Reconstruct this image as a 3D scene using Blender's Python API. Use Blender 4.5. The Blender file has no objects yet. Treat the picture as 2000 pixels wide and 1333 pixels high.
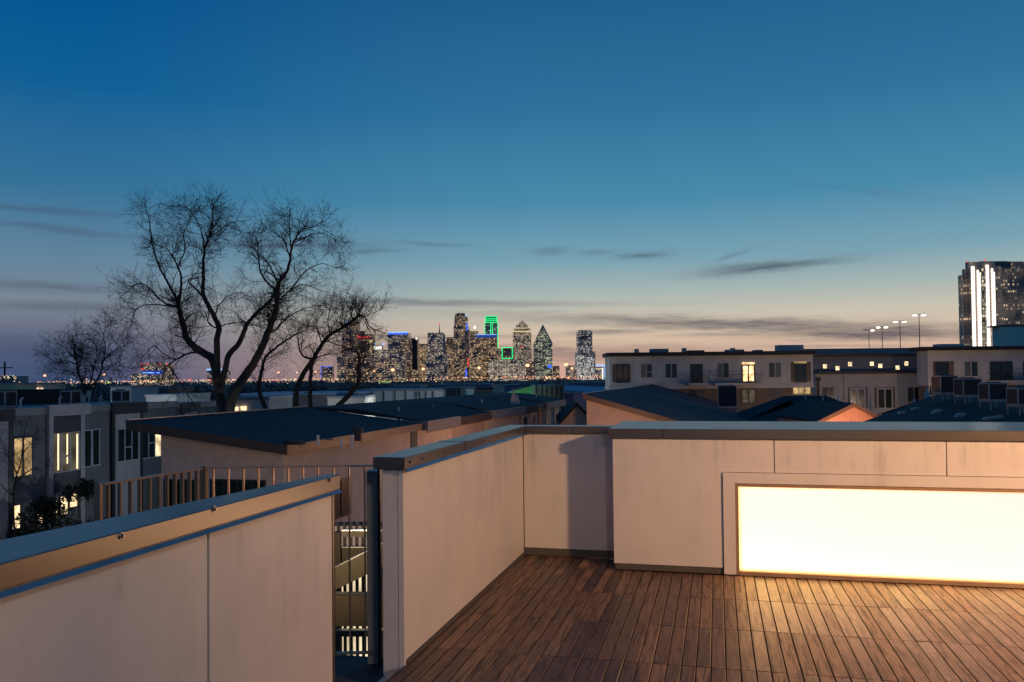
import bpy, bmesh, math, random
from mathutils import Vector, Matrix, noise as mnoise
random.seed(7)
R = math.radians
S = bpy.context.scene
COL = S.collection

# ------------------------------------------------------------------ camera
CAMZ, FPX, PPY = 1.52, 1600.0, 704.5
PITCH, ROLL = R(1.2), R(0.6)
_F = Vector((0, math.cos(PITCH), math.sin(PITCH)))
_r0, _u0 = Vector((1, 0, 0)), Vector((0, -math.sin(PITCH), math.cos(PITCH)))
_RT = _r0 * math.cos(ROLL) - _u0 * math.sin(ROLL)
_UP = _u0 * math.cos(ROLL) + _r0 * math.sin(ROLL)
EYE = Vector((0, 0, CAMZ))
cd = bpy.data.cameras.new('camera')
cd.sensor_width = 36; cd.lens = 36 * FPX / 2000
cd.shift_y = (PPY - 666.5) / 2000
cd.clip_start = 0.05; cd.clip_end = 30000
cam = bpy.data.objects.new('camera', cd); COL.objects.link(cam)
m3 = Matrix((_RT, _UP, -_F)).transposed()
cam.matrix_world = Matrix.Translation(EYE) @ m3.to_4x4()
S.camera = cam

def ray(px, py): return _F + _RT * ((px - 1000) / FPX) + _UP * ((PPY - py) / FPX)
def ony(px, py, Y): r = ray(px, py); return EYE + r * (Y / r.y)
def onz(px, py, z): r = ray(px, py); return EYE + r * ((z - CAMZ) / r.z)
PHI = math.atan(400 / 1600)                       # the houses stand along A, 14 degrees right of the view
SP, CP = math.sin(PHI), math.cos(PHI)
A, B = Vector((SP, CP, 0)), Vector((CP, -SP, 0))
def W(b, a, z): return A * a + B * b + Vector((0, 0, z))
def ba(p): return (p.dot(B), p.dot(A), p.z)
def onb(px, py, b): r = ray(px, py); return ba(EYE + r * (b / r.dot(B)))      # point on a plane of constant b
def ona(px, py, a): r = ray(px, py); return ba(EYE + r * (a / r.dot(A)))
def onzb(px, py, z): return ba(onz(px, py, z))

# ------------------------------------------------------------------ world
def lin(c):
    f = lambda v: v / 12.92 if v <= .04045 else ((v + .055) / 1.055) ** 2.4
    return tuple(f(x / 255) for x in c) + (1,)
class NT:
    def __init__(s, nt): s.nt = nt; s.n = nt.nodes; s.l = nt.links
    def node(s, t, **k):
        n = s.n.new(t)
        for a, v in k.items(): setattr(n, a, v)
        return n
    def put(s, sock, v):
        if isinstance(v, bpy.types.NodeSocket): s.l.new(v, sock)
        elif v is not None: sock.default_value = v
    def m(s, op, a, b=None, c=None, clamp=False):
        n = s.node('ShaderNodeMath', operation=op, use_clamp=clamp)
        for i, v in enumerate((a, b, c)): s.put(n.inputs[i], v) if v is not None else None
        return n.outputs[0]
    def vm(s, op, a, b=None):
        n = s.node('ShaderNodeVectorMath', operation=op); s.put(n.inputs[0], a); s.put(n.inputs[1], b); return n.outputs[0]
    def mix(s, f, a, b, t='MIX'):
        n = s.node('ShaderNodeMix', data_type='RGBA', blend_type=t); s.put(n.inputs[0], f); s.put(n.inputs[6], a); s.put(n.inputs[7], b); return n.outputs[2]
    def ramp(s, f, els, interp='LINEAR'):
        n = s.node('ShaderNodeValToRGB'); n.color_ramp.interpolation = interp; e = n.color_ramp.elements
        while len(e) < len(els): e.new(.5)
        for i, (p, c) in enumerate(els): e[i].position = p; e[i].color = c if len(c) == 4 else tuple(c) + (1,)
        s.put(n.inputs[0], f); return n.outputs[0]
    def sm(s, v, a, b):
        n = s.node('ShaderNodeMapRange', interpolation_type='SMOOTHSTEP'); s.put(n.inputs[0], v); n.inputs[1].default_value = a; n.inputs[2].default_value = b; return n.outputs[0]
    def noise(s, vec, scale, detail=3, rough=.5, dist=0):
        n = s.node('ShaderNodeTexNoise'); s.put(n.inputs['Vector'], vec); n.inputs['Scale'].default_value = scale
        n.inputs['Detail'].default_value = detail; n.inputs['Roughness'].default_value = rough; n.inputs['Distortion'].default_value = dist; return n.outputs[0]
    def comb(s, x, y, z=0.0):
        n = s.node('ShaderNodeCombineXYZ'); s.put(n.inputs[0], x); s.put(n.inputs[1], y); s.put(n.inputs[2], z); return n.outputs[0]
    def sep(s, v):
        n = s.node('ShaderNodeSeparateXYZ'); s.put(n.inputs[0], v); return n.outputs

wd = bpy.data.worlds.new('World'); S.world = wd; wd.use_nodes = True
w = NT(wd.node_tree); w.n.clear()
dirv = w.vm('NORMALIZE', w.node('ShaderNodeTexCoord').outputs['Generated'])
dx, dy, dz = w.sep(dirv)
el = w.m('ARCSINE', dz); az = w.m('ARCTAN2', dx, dy)
t = w.m('DIVIDE', el, R(30), clamp=True)
def sky_ramp(lst): return w.ramp(t, [(min(1, e / 30), lin(c)) for e, c in lst])
warm = sky_ramp([(0, (205, 160, 146)), (1.2, (222, 180, 157)), (2.6, (218, 192, 168)), (4.2, (202, 194, 177)), (5.8, (168, 182, 178)), (8, (122, 163, 179)), (12, (74, 138, 171)), (18, (47, 114, 156)), (25, (31, 95, 140)), (30, (20, 84, 130))])
cool = sky_ramp([(0, (64, 82, 118)), (1.8, (80, 95, 128)), (3.4, (108, 115, 136)), (4.8, (122, 134, 148)), (7.5, (98, 132, 156)), (12, (54, 114, 153)), (18, (16, 95, 150)), (25, (0, 80, 140)), (30, (0, 72, 130))])
hl = w.m('MAXIMUM', w.m('SQRT', w.m('ADD', w.m('MULTIPLY', dx, dx), w.m('MULTIPLY', dy, dy))), 1e-4)
sd = w.m('DIVIDE', w.m('ADD', w.m('MULTIPLY', dx, math.sin(R(28))), w.m('MULTIPLY', dy, math.cos(R(28)))), hl)
sky = w.mix(w.sm(sd, .54, .93), cool, warm)
cl = None
cvec = w.comb(w.m('MULTIPLY', az, 14), w.m('MULTIPLY', el, 110))
nz = w.m('SUBTRACT', w.noise(cvec, 1.0, 4, .6), .5)
nz2 = w.noise(w.comb(w.m('MULTIPLY', az, 40), w.m('MULTIPLY', el, 420)), 1.0, 3, .6)
for (px, py, L, T, tilt, st) in [(1505, 521, 135, 11, -.05, .8), (1440, 634, 480, 15, .055, .8), (1700, 651, 220, 16, .03, .95), (1190, 649, 110, 6, -.02, .6), (1440, 653, 160, 5, .0, .5),
        (545, 479, 170, 10, -.02, .7), (720, 491, 70, 7, -.05, .45), (850, 478, 80, 5, .05, .35), (1075, 491, 45, 9, 0, .35), (1255, 499, 55, 7, -.03, .6), (1165, 495, 40, 7, 0, .35),
        (80, 410, 140, 6, 0, .4), (100, 446, 160, 7, .05, .35), (100, 561, 170, 9, .02, .45), (150, 600, 200, 10, -.02, .45), (820, 591, 380, 7, .02, .55), (1430, 500, 40, 5, -.3, .3),
        (1000, 694, 520, 22, -.01, .6), (100, 690, 600, 40, 0, .35), (860, 660, 300, 6, .0, .35), (1700, 375, 120, 8, .2, .12), (1600, 677, 220, 4, .02, .4)]:
    d = ray(px, py).normalized(); a0, e0 = math.atan2(d.x, d.y), math.asin(d.z)
    u = w.m('SUBTRACT', az, a0); v = w.m('SUBTRACT', el, e0)
    v = w.m('ADD', v, w.m('MULTIPLY', u, tilt)); v = w.m('ADD', v, w.m('MULTIPLY', nz, T * 2.2 / FPX))
    q = w.m('ADD', w.m('POWER', w.m('ABSOLUTE', w.m('MULTIPLY', u, FPX / L)), 2.0), w.m('POWER', w.m('ABSOLUTE', w.m('MULTIPLY', v, FPX / T)), 2.0))
    g = w.m('MULTIPLY', w.m('EXPONENT', w.m('MULTIPLY', q, -1.3)), st)
    cl = g if cl is None else w.m('MAXIMUM', cl, g)
cl = w.m('MULTIPLY', cl, w.m('ADD', .62, w.m('MULTIPLY', nz2, .75)), clamp=True)
sky = w.mix(cl, sky, w.mix(.12, lin((64, 66, 84)), sky))
bg = w.node('ShaderNodeBackground'); w.put(bg.inputs[0], sky); bg.inputs[1].default_value = 1.0
w.l.new(bg.outputs[0], w.node('ShaderNodeOutputWorld').inputs[0])
wd.cycles.sampling_method = 'MANUAL'; wd.cycles.sample_map_resolution = 512
vs = S.view_settings; S.display_settings.display_device = 'sRGB'
vs.view_transform = 'Standard'; vs.look = 'None'; vs.exposure = 0; vs.gamma = 1; vs.use_curve_mapping = False
S.render.engine = 'CYCLES'
S.cycles.use_denoising = True; S.cycles.denoiser = 'OPENIMAGEDENOISE'
S.cycles.max_bounces = 6; S.cycles.diffuse_bounces = 3; S.cycles.glossy_bounces = 3; S.cycles.transmission_bounces = 3
S.cycles.sample_clamp_indirect = 4; S.cycles.caustics_reflective = False; S.cycles.caustics_refractive = False

# ------------------------------------------------------------------ materials
MAT = {}
def pm(name, col, rough=.6, metal=0., var=.0, vscale=3., bump=0., bscale=20., stretch=(1, 1, 1), col2=None, spec=.5, emit=None, estr=0., sample=False):
    m = bpy.data.materials.new(name); m.use_nodes = True; k = NT(m.node_tree)
    p = k.n['Principled BSDF']; p.inputs['Roughness'].default_value = rough; p.inputs['Metallic'].default_value = metal
    p.inputs['Specular IOR Level'].default_value = spec
    c = tuple(col) + (1,); p.inputs['Base Color'].default_value = c
    if var or bump:
        mp = k.node('ShaderNodeMapping'); k.l.new(k.node('ShaderNodeTexCoord').outputs['Object'], mp.inputs[0]); mp.inputs['Scale'].default_value = stretch
        if var:
            n = k.noise(mp.outputs[0], vscale, 5, .6)
            c2 = tuple(col2) + (1,) if col2 else tuple(x * (1 - var) for x in col) + (1,)
            k.put(p.inputs['Base Color'], k.mix(k.sm(n, .3, .72), c, c2))
            k.put(p.inputs['Roughness'], k.m('ADD', rough - .06, k.m('MULTIPLY', n, .14)))
        if bump:
            b = k.node('ShaderNodeBump'); b.inputs['Strength'].default_value = bump; b.inputs['Distance'].default_value = .01
            k.put(b.inputs['Height'], k.noise(mp.outputs[0], bscale, 4)); k.l.new(b.outputs[0], p.inputs['Normal'])
    if emit:
        p.inputs['Emission Color'].default_value = tuple(emit) + (1,); p.inputs['Emission Strength'].default_value = estr
        m.cycles.emission_sampling = 'FRONT' if sample else 'NONE'
    MAT[name] = m; return m
def glow(name, col, strength=1., var=0., vscale=3., sample=False):
    m = bpy.data.materials.new(name); m.use_nodes = True; k = NT(m.node_tree); k.n.clear()
    e = k.node('ShaderNodeEmission'); e.inputs[0].default_value = tuple(col) + (1,); e.inputs[1].default_value = strength
    if var:
        n = k.noise(k.node('ShaderNodeTexCoord').outputs['Object'], vscale, 3)
        k.put(e.inputs[1], k.m('MULTIPLY', strength, k.m('ADD', 1 - var, k.m('MULTIPLY', k.sm(n, .3, .7), 2 * var))))
    k.l.new(e.outputs[0], k.node('ShaderNodeOutputMaterial').inputs[0])
    m.cycles.emission_sampling = 'FRONT' if sample else 'NONE'
    MAT[name] = m; return m
def boards_mat(name, col, pitch, axis='z', rough=.6, var=.15, depth=.3):
    """lap siding: fine relief lines at one pitch"""
    m = pm(name, col, rough, var=var, vscale=1.5); k = NT(m.node_tree); p = k.n['Principled BSDF']
    o = k.sep(k.node('ShaderNodeTexCoord').outputs['Object'])
    v = o[2] if axis == 'z' else k.m('ADD', o[0], o[1])
    h = k.m('FRACT', k.m('DIVIDE', v, pitch))
    b = k.node('ShaderNodeBump'); b.inputs['Strength'].default_value = depth; b.inputs['Distance'].default_value = .02
    k.put(b.inputs['Height'], k.sm(h, 0, .25)); k.l.new(b.outputs[0], p.inputs['Normal']); return m
def shingle_mat(name, col):
    m = pm(name, col, .85); k = NT(m.node_tree); p = k.n['Principled BSDF']
    o = k.node('ShaderNodeTexCoord').outputs['Object']
    br = k.node('ShaderNodeTexBrick'); k.put(br.inputs['Vector'], o); br.inputs['Scale'].default_value = 1; br.inputs['Brick Width'].default_value = .33; br.inputs['Row Height'].default_value = .16
    br.inputs['Mortar Size'].default_value = .012; br.inputs['Color1'].default_value = tuple(c * .72 for c in col) + (1,); br.inputs['Color2'].default_value = tuple(c * 1.25 for c in col) + (1,); br.inputs['Mortar'].default_value = tuple(c * .45 for c in col) + (1,)
    k.put(p.inputs['Base Color'], k.mix(k.m('MULTIPLY', k.noise(o, .6, 4), .6), br.outputs[0], tuple(c * .7 for c in col) + (1,)))
    b = k.node('ShaderNodeBump'); b.inputs['Strength'].default_value = .5; b.inputs['Distance'].default_value = .02; k.put(b.inputs['Height'], br.outputs['Fac']); b.invert = True
    k.l.new(b.outputs[0], p.inputs['Normal']); return m
def tower_mat(name, wall, lit, cw, ch, frac, wx=.7, wz=.6, strength=1.4, rowvar=.35, lit2=None, rough=.35, seed=0.):
    """a curtain wall at kilometres: grid of small windows, some of them lit"""
    m = bpy.data.materials.new(name); m.use_nodes = True; k = NT(m.node_tree); p = k.n['Principled BSDF']
    p.inputs['Roughness'].default_value = rough
    o = k.sep(k.node('ShaderNodeTexCoord').outputs['Object'])
    u = k.m('DIVIDE', k.m('ADD', k.m('ADD', o[0], o[1]), 1000.3 + seed * 37.7), cw); v = k.m('DIVIDE', k.m('ADD', o[2], .01), ch)
    cu, cv = k.m('FLOOR', u), k.m('FLOOR', v); fu, fv = k.m('FRACT', u), k.m('FRACT', v)
    def wn(vec):
        n = k.node('ShaderNodeTexWhiteNoise', noise_dimensions='3D'); k.put(n.inputs['Vector'], vec); return n
    n1 = wn(k.comb(cu, cv, seed)); n2 = wn(k.comb(seed + 3.3, cv, 1.7)); n3 = wn(k.comb(cu, cv, seed + 9))
    big = k.noise(k.comb(k.m('MULTIPLY', cu, .22), k.m('MULTIPLY', cv, .16), seed), 1.0, 2)
    thr = k.m('ADD', k.m('ADD', frac - .5 * rowvar, k.m('MULTIPLY', n2.outputs[0], rowvar)), k.m('MULTIPLY', k.m('SUBTRACT', big, .5), 1.1))
    on = k.m('LESS_THAN', n1.outputs[0], thr)
    inw = k.m('MULTIPLY', k.m('LESS_THAN', fu, wx), k.m('LESS_THAN', fv, wz))
    nrm = k.sep(k.node('ShaderNodeNewGeometry').outputs['Normal']); side = k.m('LESS_THAN', k.m('ABSOLUTE', nrm[2]), .8)
    e = k.m('MULTIPLY', k.m('MULTIPLY', on, inw), side)
    k.put(p.inputs['Base Color'], k.mix(inw, tuple(wall) + (1,), tuple(x * .35 for x in wall) + (1,)))
    l2 = lit2 or tuple(c * .8 for c in lit)
    k.put(p.inputs['Emission Color'], k.mix(n3.outputs[0], tuple(lit) + (1,), tuple(l2) + (1,)))
    base = k.m('MULTIPLY', k.m('MULTIPLY', side, k.sm(big, .3, .75)), strength * .10)  # faint ambient glow painted over the whole facade
    k.put(p.inputs['Emission Strength'], k.m('ADD', base, k.m('MULTIPLY', e, k.m('ADD', strength * .18, k.m('MULTIPLY', k.m('POWER', n3.outputs[0], 2.2), strength * 1.15)))))
    m.cycles.emission_sampling = 'NONE'; MAT[name] = m; return m

# ------------------------------------------------------------------ mesh helpers
class MB:
    def __init__(s): s.v = []; s.f = []; s.mi = []
    def hexa(s, p):                                  # 4 bottom, 4 top, both counter-clockwise from above
        o = len(s.v); s.v += [tuple(q) for q in p]
        for q in ((0, 3, 2, 1), (4, 5, 6, 7), (0, 1, 5, 4), (1, 2, 6, 5), (2, 3, 7, 6), (3, 0, 4, 7)): s.f.append(tuple(o + i for i in q))
        return s
    def box(s, x0, x1, y0, y1, z0, z1):
        x0, x1 = min(x0, x1), max(x0, x1); y0, y1 = min(y0, y1), max(y0, y1); z0, z1 = min(z0, z1), max(z0, z1)
        return s.hexa([(x0, y0, z0), (x1, y0, z0), (x1, y1, z0), (x0, y1, z0), (x0, y0, z1), (x1, y0, z1), (x1, y1, z1), (x0, y1, z1)])
    def prism(s, pts, vec):                          # polygon swept along vec
        o = len(s.v); n = len(pts); vec = Vector(vec)
        s.v += [tuple(p) for p in pts] + [tuple(Vector(p) + vec) for p in pts]
        s.f.append(tuple(range(o + n - 1, o - 1, -1))); s.f.append(tuple(range(o + n, o + 2 * n)))
        for i in range(n): j = (i + 1) % n; s.f.append((o + i, o + j, o + n + j, o + n + i))
        return s
    def tube(s, pts, rad, n=6, cap=True):
        pts = [Vector(p) for p in pts]; rad = rad if isinstance(rad, (list, tuple)) else [rad] * len(pts)
        o = len(s.v); prev = None
        for i, p in enumerate(pts):
            d = (pts[min(i + 1, len(pts) - 1)] - pts[max(i - 1, 0)])
            if d.length < 1e-9: d = Vector((0, 0, 1))
            d.normalize()
            if prev is None: prev = d.orthogonal().normalized()
            u = (prev - d * prev.dot(d))
            u = u.normalized() if u.length > 1e-6 else d.orthogonal().normalized()
            prev = u; q = d.cross(u)
            for k in range(n):
                t = 2 * math.pi * k / n; c = p + (u * math.cos(t) + q * math.sin(t)) * rad[i]; s.v.append((c.x, c.y, c.z))
        for i in range(len(pts) - 1):
            for k in range(n):
                k2 = (k + 1) % n; s.f.append((o + i * n + k, o + i * n + k2, o + (i + 1) * n + k2, o + (i + 1) * n + k))
        if cap: s.f.append(tuple(range(o + n - 1, o - 1, -1))); e = o + (len(pts) - 1) * n; s.f.append(tuple(range(e, e + n)))
        return s
    def cyl(s, x, y, z0, z1, r, n=12, r1=None): return s.tube([(x, y, z0), (x, y, z1)], [r, r if r1 is None else r1], n)
    def ball(s, c, r, n=8, m=6, sz=1.):
        o = len(s.v)
        for i in range(1, m):
            t = math.pi * i / m
            for k in range(n): a = 2 * math.pi * k / n; s.v.append((c[0] + r * math.sin(t) * math.cos(a), c[1] + r * math.sin(t) * math.sin(a), c[2] + r * sz * math.cos(t)))
        a0 = len(s.v); s.v += [(c[0], c[1], c[2] + r * sz), (c[0], c[1], c[2] - r * sz)]
        for i in range(m - 2):
            for k in range(n): k2 = (k + 1) % n; s.f.append((o + i * n + k, o + (i + 1) * n + k, o + (i + 1) * n + k2, o + i * n + k2))
        for k in range(n): k2 = (k + 1) % n; s.f.append((a0, o + k, o + k2)); e = o + (m - 2) * n; s.f.append((a0 + 1, e + k2, e + k))
        return s
def mesh_of(name, mb, org=(0, 0, 0), bevel=0., smooth=False):
    me = bpy.data.meshes.new(name); o = Vector(org)
    me.from_pydata([tuple(Vector(v) - o) for v in mb.v], [], mb.f)
    bm = bmesh.new(); bm.from_mesh(me); bmesh.ops.recalc_face_normals(bm, faces=bm.faces)
    if bevel: bmesh.ops.bevel(bm, geom=bm.edges[:], offset=bevel, segments=1, affect='EDGES', profile=.5)
    bm.to_mesh(me); bm.free()
    if smooth:
        for p in me.polygons: p.use_smooth = True
    return me
class Thing:
    """an Empty at the thing's base; parts are given in the frame's own coordinates"""
    def __init__(s, name, label, cat, org, deck=False, group=None, kind=None):
        s.o = bpy.data.objects.new(name, None); COL.objects.link(s.o); s.org = Vector(org)
        s.o.empty_display_size = .2
        s.o.location = W(*org) if deck else org
        s.o.rotation_euler = (0, 0, -PHI if deck else 0)
        if label: s.o['label'] = label; s.o['category'] = cat
        if group: s.o['group'] = group
        if kind: s.o['kind'] = kind
    def part(s, name, mb, mat, parent=None, bevel=0., smooth=False, label=None, kind=None):
        ob = bpy.data.objects.new(name, mesh_of(name, mb, s.org, bevel, smooth)); COL.objects.link(ob)
        ob.data.materials.append(MAT[mat] if isinstance(mat, str) else mat); ob.parent = parent or s.o
        if label: ob['label'] = label
        if kind: ob['kind'] = kind
        return ob
def copy_tree(o, parent=None):
    c = o.copy(); COL.objects.link(c); c.parent = parent
    for ch in o.children: copy_tree(ch, c)
    return c
def solo(name, mb, mat, org=(0, 0, 0), deck=False, label=None, cat=None, group=None, kind=None, bevel=0., smooth=False):
    ob = bpy.data.objects.new(name, mesh_of(name, mb, org, bevel, smooth)); COL.objects.link(ob)
    for q in (mat if isinstance(mat, list) else [mat]): ob.data.materials.append(MAT[q])
    ob.location = W(*org) if deck else org; ob.rotation_euler = (0, 0, -PHI if deck else 0)
    if label: ob['label'] = label; ob['category'] = cat
    if group: ob['group'] = group
    if kind: ob['kind'] = kind
    return ob
def fbox(mb, face, p, u0, u1, o0, o1, z0, z1):
    """box on a facade: u along it, o outwards from it. faces: 'y' looks to -y, 'x' looks to +x"""
    if face == 'y': mb.box(u0, u1, p - o1, p - o0, z0, z1)
    else: mb.box(p + o0, p + o1, u0, u1, z0, z1)
    return mb
def window(T, face, p, u0, u1, z0, z1, cols, frame, pane, fw=.05, rail=None, name='window', panes=None, out=.06):
    """frame bars proud of the wall with each pane a child set back in it. rail: column -> height fraction of a cross rail"""
    u0, u1 = min(u0, u1), max(u0, u1); z0, z1 = min(z0, z1), max(z0, z1)
    mb = MB(); n = cols; cw = (u1 - u0 + fw) / n
    fbox(mb, face, p, u0 - fw, u1 + fw, 0, out, z1, z1 + fw); fbox(mb, face, p, u0 - fw, u1 + fw, 0, out + .015, z0 - fw, z0)
    for i in range(n + 1): x = u0 - fw + i * cw; fbox(mb, face, p, x, x + fw, 0, out - .004, z0, z1)
    cells = []
    for i in range(n):
        a, b = u0 + i * cw, u0 + (i + 1) * cw - fw
        if rail and i in rail:
            zr = z0 + (z1 - z0) * rail[i]; fbox(mb, face, p, a, b, 0, out - .008, zr - fw / 2, zr + fw / 2); cells += [(i, a, b, z0, zr - fw / 2), (i, a, b, zr + fw / 2, z1)]
        else: cells.append((i, a, b, z0, z1))
    fr = T.part(name, mb, frame)
    for (i, a, b, c, d) in cells:
        T.part('pane', fbox(MB(), face, p, a, b, .003, .02, c, d), (panes[i] if panes else pane), fr)
    return fr

# ------------------------------------------------------------------ shared materials
def panel_mat(name, col):
    m = pm(name, col, .42, spec=.5); k = NT(m.node_tree); p = k.n['Principled BSDF']
    o = k.node('ShaderNodeTexCoord').outputs['Object']
    mp = k.node('ShaderNodeMapping'); k.l.new(o, mp.inputs[0]); mp.inputs['Scale'].default_value = (1, 1, .12)
    st = k.noise(mp.outputs[0], 16, 5, .6); bl = k.noise(o, 2.2, 5, .62); sp = k.noise(o, 70, 2, .5)
    zt = k.sm(k.sep(o)[2], .35, 1.05)
    dirt = k.m('MULTIPLY', k.m('MULTIPLY', k.sm(st, .44, .72), k.sm(bl, .38, .66)), k.m('ADD', .15, k.m('MULTIPLY', zt, .75)))
    c = k.mix(k.m('MULTIPLY', k.sm(bl, .3, .75), .26), tuple(col) + (1,), tuple(x * .62 for x in col) + (1,))
    c = k.mix(k.m('MULTIPLY', dirt, .6), c, tuple(x * y for x, y in zip(col, (.40, .42, .46))) + (1,))
    c = k.mix(k.m('MULTIPLY', k.sm(sp, .74, .8), .5), c, tuple(x * .3 for x in col) + (1,))
    k.put(p.inputs['Base Color'], c)
    k.put(p.inputs['Roughness'], k.m('ADD', .30, k.m('MULTIPLY', bl, .26)))
    b = k.node('ShaderNodeBump'); b.inputs['Strength'].default_value = .12; b.inputs['Distance'].default_value = .01
    k.put(b.inputs['Height'], k.noise(o, 5, 3)); k.l.new(b.outputs[0], p.inputs['Normal']); return m
panel_mat('panel', (.56, .535, .52))
PL, PW, PGAP = .685, .0752, .0055                       # plank length, pitch, gap
def wood_mat():
    m = pm('wood', (.1, .05, .03), .4); k = NT(m.node_tree); p = k.n['Principled BSDF']
    mp = k.node('ShaderNodeMapping'); k.l.new(k.node('ShaderNodeNewGeometry').outputs['Position'], mp.inputs[0]); mp.inputs['Rotation'].default_value = (0, 0, PHI)
    o = k.sep(mp.outputs[0])
    u = k.m('FLOOR', k.m('DIVIDE', k.m('SUBTRACT', o[0], DB0), PW)); v = k.m('FLOOR', k.m('DIVIDE', k.m('SUBTRACT', o[1], DA0), PL))
    n = k.node('ShaderNodeTexWhiteNoise', noise_dimensions='3D'); k.put(n.inputs['Vector'], k.comb(u, v, 4.2)); h = n.outputs[0]; h3 = k.sep(n.outputs[1])
    off = k.m('MULTIPLY', h, 31.0)
    vec = k.comb(k.m('ADD', k.m('MULTIPLY', o[0], 1.0), off), k.m('ADD', k.m('MULTIPLY', o[1], .07), k.m('MULTIPLY', h3[1], 17.)), o[2])
    g1 = k.noise(vec, 46, 5, .62, .7); g2 = k.noise(vec, 210, 3, .6, .4); fig = k.noise(k.comb(k.m('ADD', o[0], off), k.m('ADD', k.m('MULTIPLY', o[1], .45), off)), 13, 4, .6, 2.4)
    base = k.ramp(h, [(0, (.052, .025, .013)), (.25, (.082, .041, .021)), (.5, (.112, .058, .029)), (.75, (.15, .082, .040)), (1, (.225, .132, .064))])
    c = k.mix(k.m('MULTIPLY', k.sm(fig, .50, .72), .7), base, k.mix(.5, base, (.36, .21, .10, 1)))
    c = k.mix(k.m('MULTIPLY', k.sm(g1, .46, .62), .85), c, (.024, .012, .007, 1))
    c = k.mix(k.m('MULTIPLY', k.sm(g2, .55, .8), .5), c, (.02, .01, .006, 1))
    k.put(p.inputs['Base Color'], c); p.inputs['Specular IOR Level'].default_value = .5
    k.put(p.inputs['Roughness'], k.m('ADD', .20, k.m('ADD', k.m('MULTIPLY', g1, .30), k.m('MULTIPLY', h3[0], .16))))
    b = k.node('ShaderNodeBump'); b.inputs['Strength'].default_value = .25; b.inputs['Distance'].default_value = .004
    k.put(b.inputs['Height'], k.m('SUBTRACT', k.m('MULTIPLY', fig, .6), g1)); k.l.new(b.outputs[0], p.inputs['Normal'])
    tint = h3[2]; return m
pm('cap', (.036, .026, .018), .28, .0, spec=1.0)
MAT['cap'].node_tree.nodes['Principled BSDF'].inputs['IOR'].default_value = 1.7
pm('cap_bright', (.5, .5, .5), .36, 1., var=.2, vscale=6)
pm('bolt', (.25, .22, .2), .3, 1.)
pm('dark_metal', (.03, .026, .024), .4, .6)
pm('bronze', (.34, .23, .15), .38, .35, var=.2, vscale=8)
pm('casing_tan', (.42, .36, .30), .45, var=.15)
pm('trim_dark', (.075, .068, .062), .5, var=.2)
pm('substrate', (.012, .010, .009), .9)
pm('landing', (.035, .034, .036), .7, var=.4, vscale=6)
pm('brown_metal', (.10, .075, .045), .5, .2, var=.25)
def window_mat():
    m = glow('window_light', (1, 1, 1), 1., sample=True); k = NT(m.node_tree); e = [n for n in k.n if n.type == 'EMISSION'][0]
    o = k.sep(k.node('ShaderNodeTexCoord').outputs['Object'])          # frosted glass, the lamps inside stop short of the frame
    dz = k.m('MINIMUM', k.m('SUBTRACT', o[2], .032), k.m('SUBTRACT', .672, o[2])); dx = k.m('SUBTRACT', o[0], .143 - 1.5)
    edge = k.m('MULTIPLY', k.sm(dz, -.012, .030), k.sm(dx, -.012, .04))
    n = k.noise(k.comb(o[0], o[1], k.m('MULTIPLY', o[2], .6)), 1.1, 1, .4)
    hot = k.m('ADD', k.sm(k.m('SUBTRACT', k.m('ADD', .62, k.m('MULTIPLY', n, .5)), o[2]), .22, 1.0), k.m('MULTIPLY', k.sm(o[0], .6, -1.4), .25), clamp=True)
    core = k.mix(hot, (2.0, .97, .84, 1), (5.4, 2.9, 1.02, 1))
    k.put(e.inputs[0], k.mix(edge, (1.5, .80, .28, 1), core))
window_mat()
glow('unseen_lamp_lens', (1.0, .53, .24), 2500., sample=True); glow('unseen_lamp_lens_dim', (1.0, .90, .80), 150., sample=True)
glow('stair_wall_glow', (1.0, .80, .50), .95, .35, 3)
glow('stair_wall_glow_dim', (.75, .50, .42), .38)

# ------------------------------------------------------------------ ground
GZ = -10.5
pm('ground_mat', (.035, .034, .033), .9, var=.5, vscale=.02)
mb = MB(); mb.v = [(-9000, -200, 0), (9000, -200, 0), (9000, 14000, 0), (-9000, 14000, 0)]; mb.f = [(0, 1, 2, 3)]
solo('ground', mb, 'ground_mat', (0, 0, GZ)); bpy.data.objects['ground'].location = (0, 0, GZ); bpy.data.objects['ground']['kind'] = 'structure'
me = bpy.data.objects['ground'].data
for v in me.vertices: v.co.z = 0

# ------------------------------------------------------------------ deck with its planks
DB0 = -1.63
DA0 = onzb(1433, 1171, 0)[1] - 6 * PL
wood_mat()
deck = solo('deck', MB().box(-1.655, 7.9, -.72, 6.95, -.30, -.028), 'substrate', (0, 0, 0), True, kind='structure')
pl_mesh = mesh_of('plank', MB().box(0, PW - PGAP, 0, PL - .004, -.024, 0), bevel=.0022); pl_mesh.materials.append(MAT['wood'])
cand = []; rest = MB()
def proj(p):
    d = p - EYE; z = d.dot(_F)
    return None if z < .3 else (1000 + FPX * d.dot(_RT) / z, PPY - FPX * d.dot(_UP) / z, z)
for i in range(-1, 130):
    for j in range(-6, 14):
        b0, a0 = DB0 + i * PW, DA0 + j * PL
        b1, a1 = b0 + PW - PGAP, a0 + PL - .004
        if b0 < -1.64 or b1 > 7.85 or a1 < -.7: continue
        lim = 6.86 if b1 < -.80 else 6.50
        if b1 > 3.2 and a0 < 1.6: continue
        if a0 > lim - .05: continue
        cut = a1 > lim or a0 < -.7
        c = proj(W((b0 + b1) / 2, (a0 + a1) / 2, 0)); vis = c and -60 < c[0] < 2060 and c[1] < 1420
        cand.append(((1e9 if not vis else c[2]), b0, a0, b1, min(a1, lim), cut))
cand.sort(key=lambda q: q[0])
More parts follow.
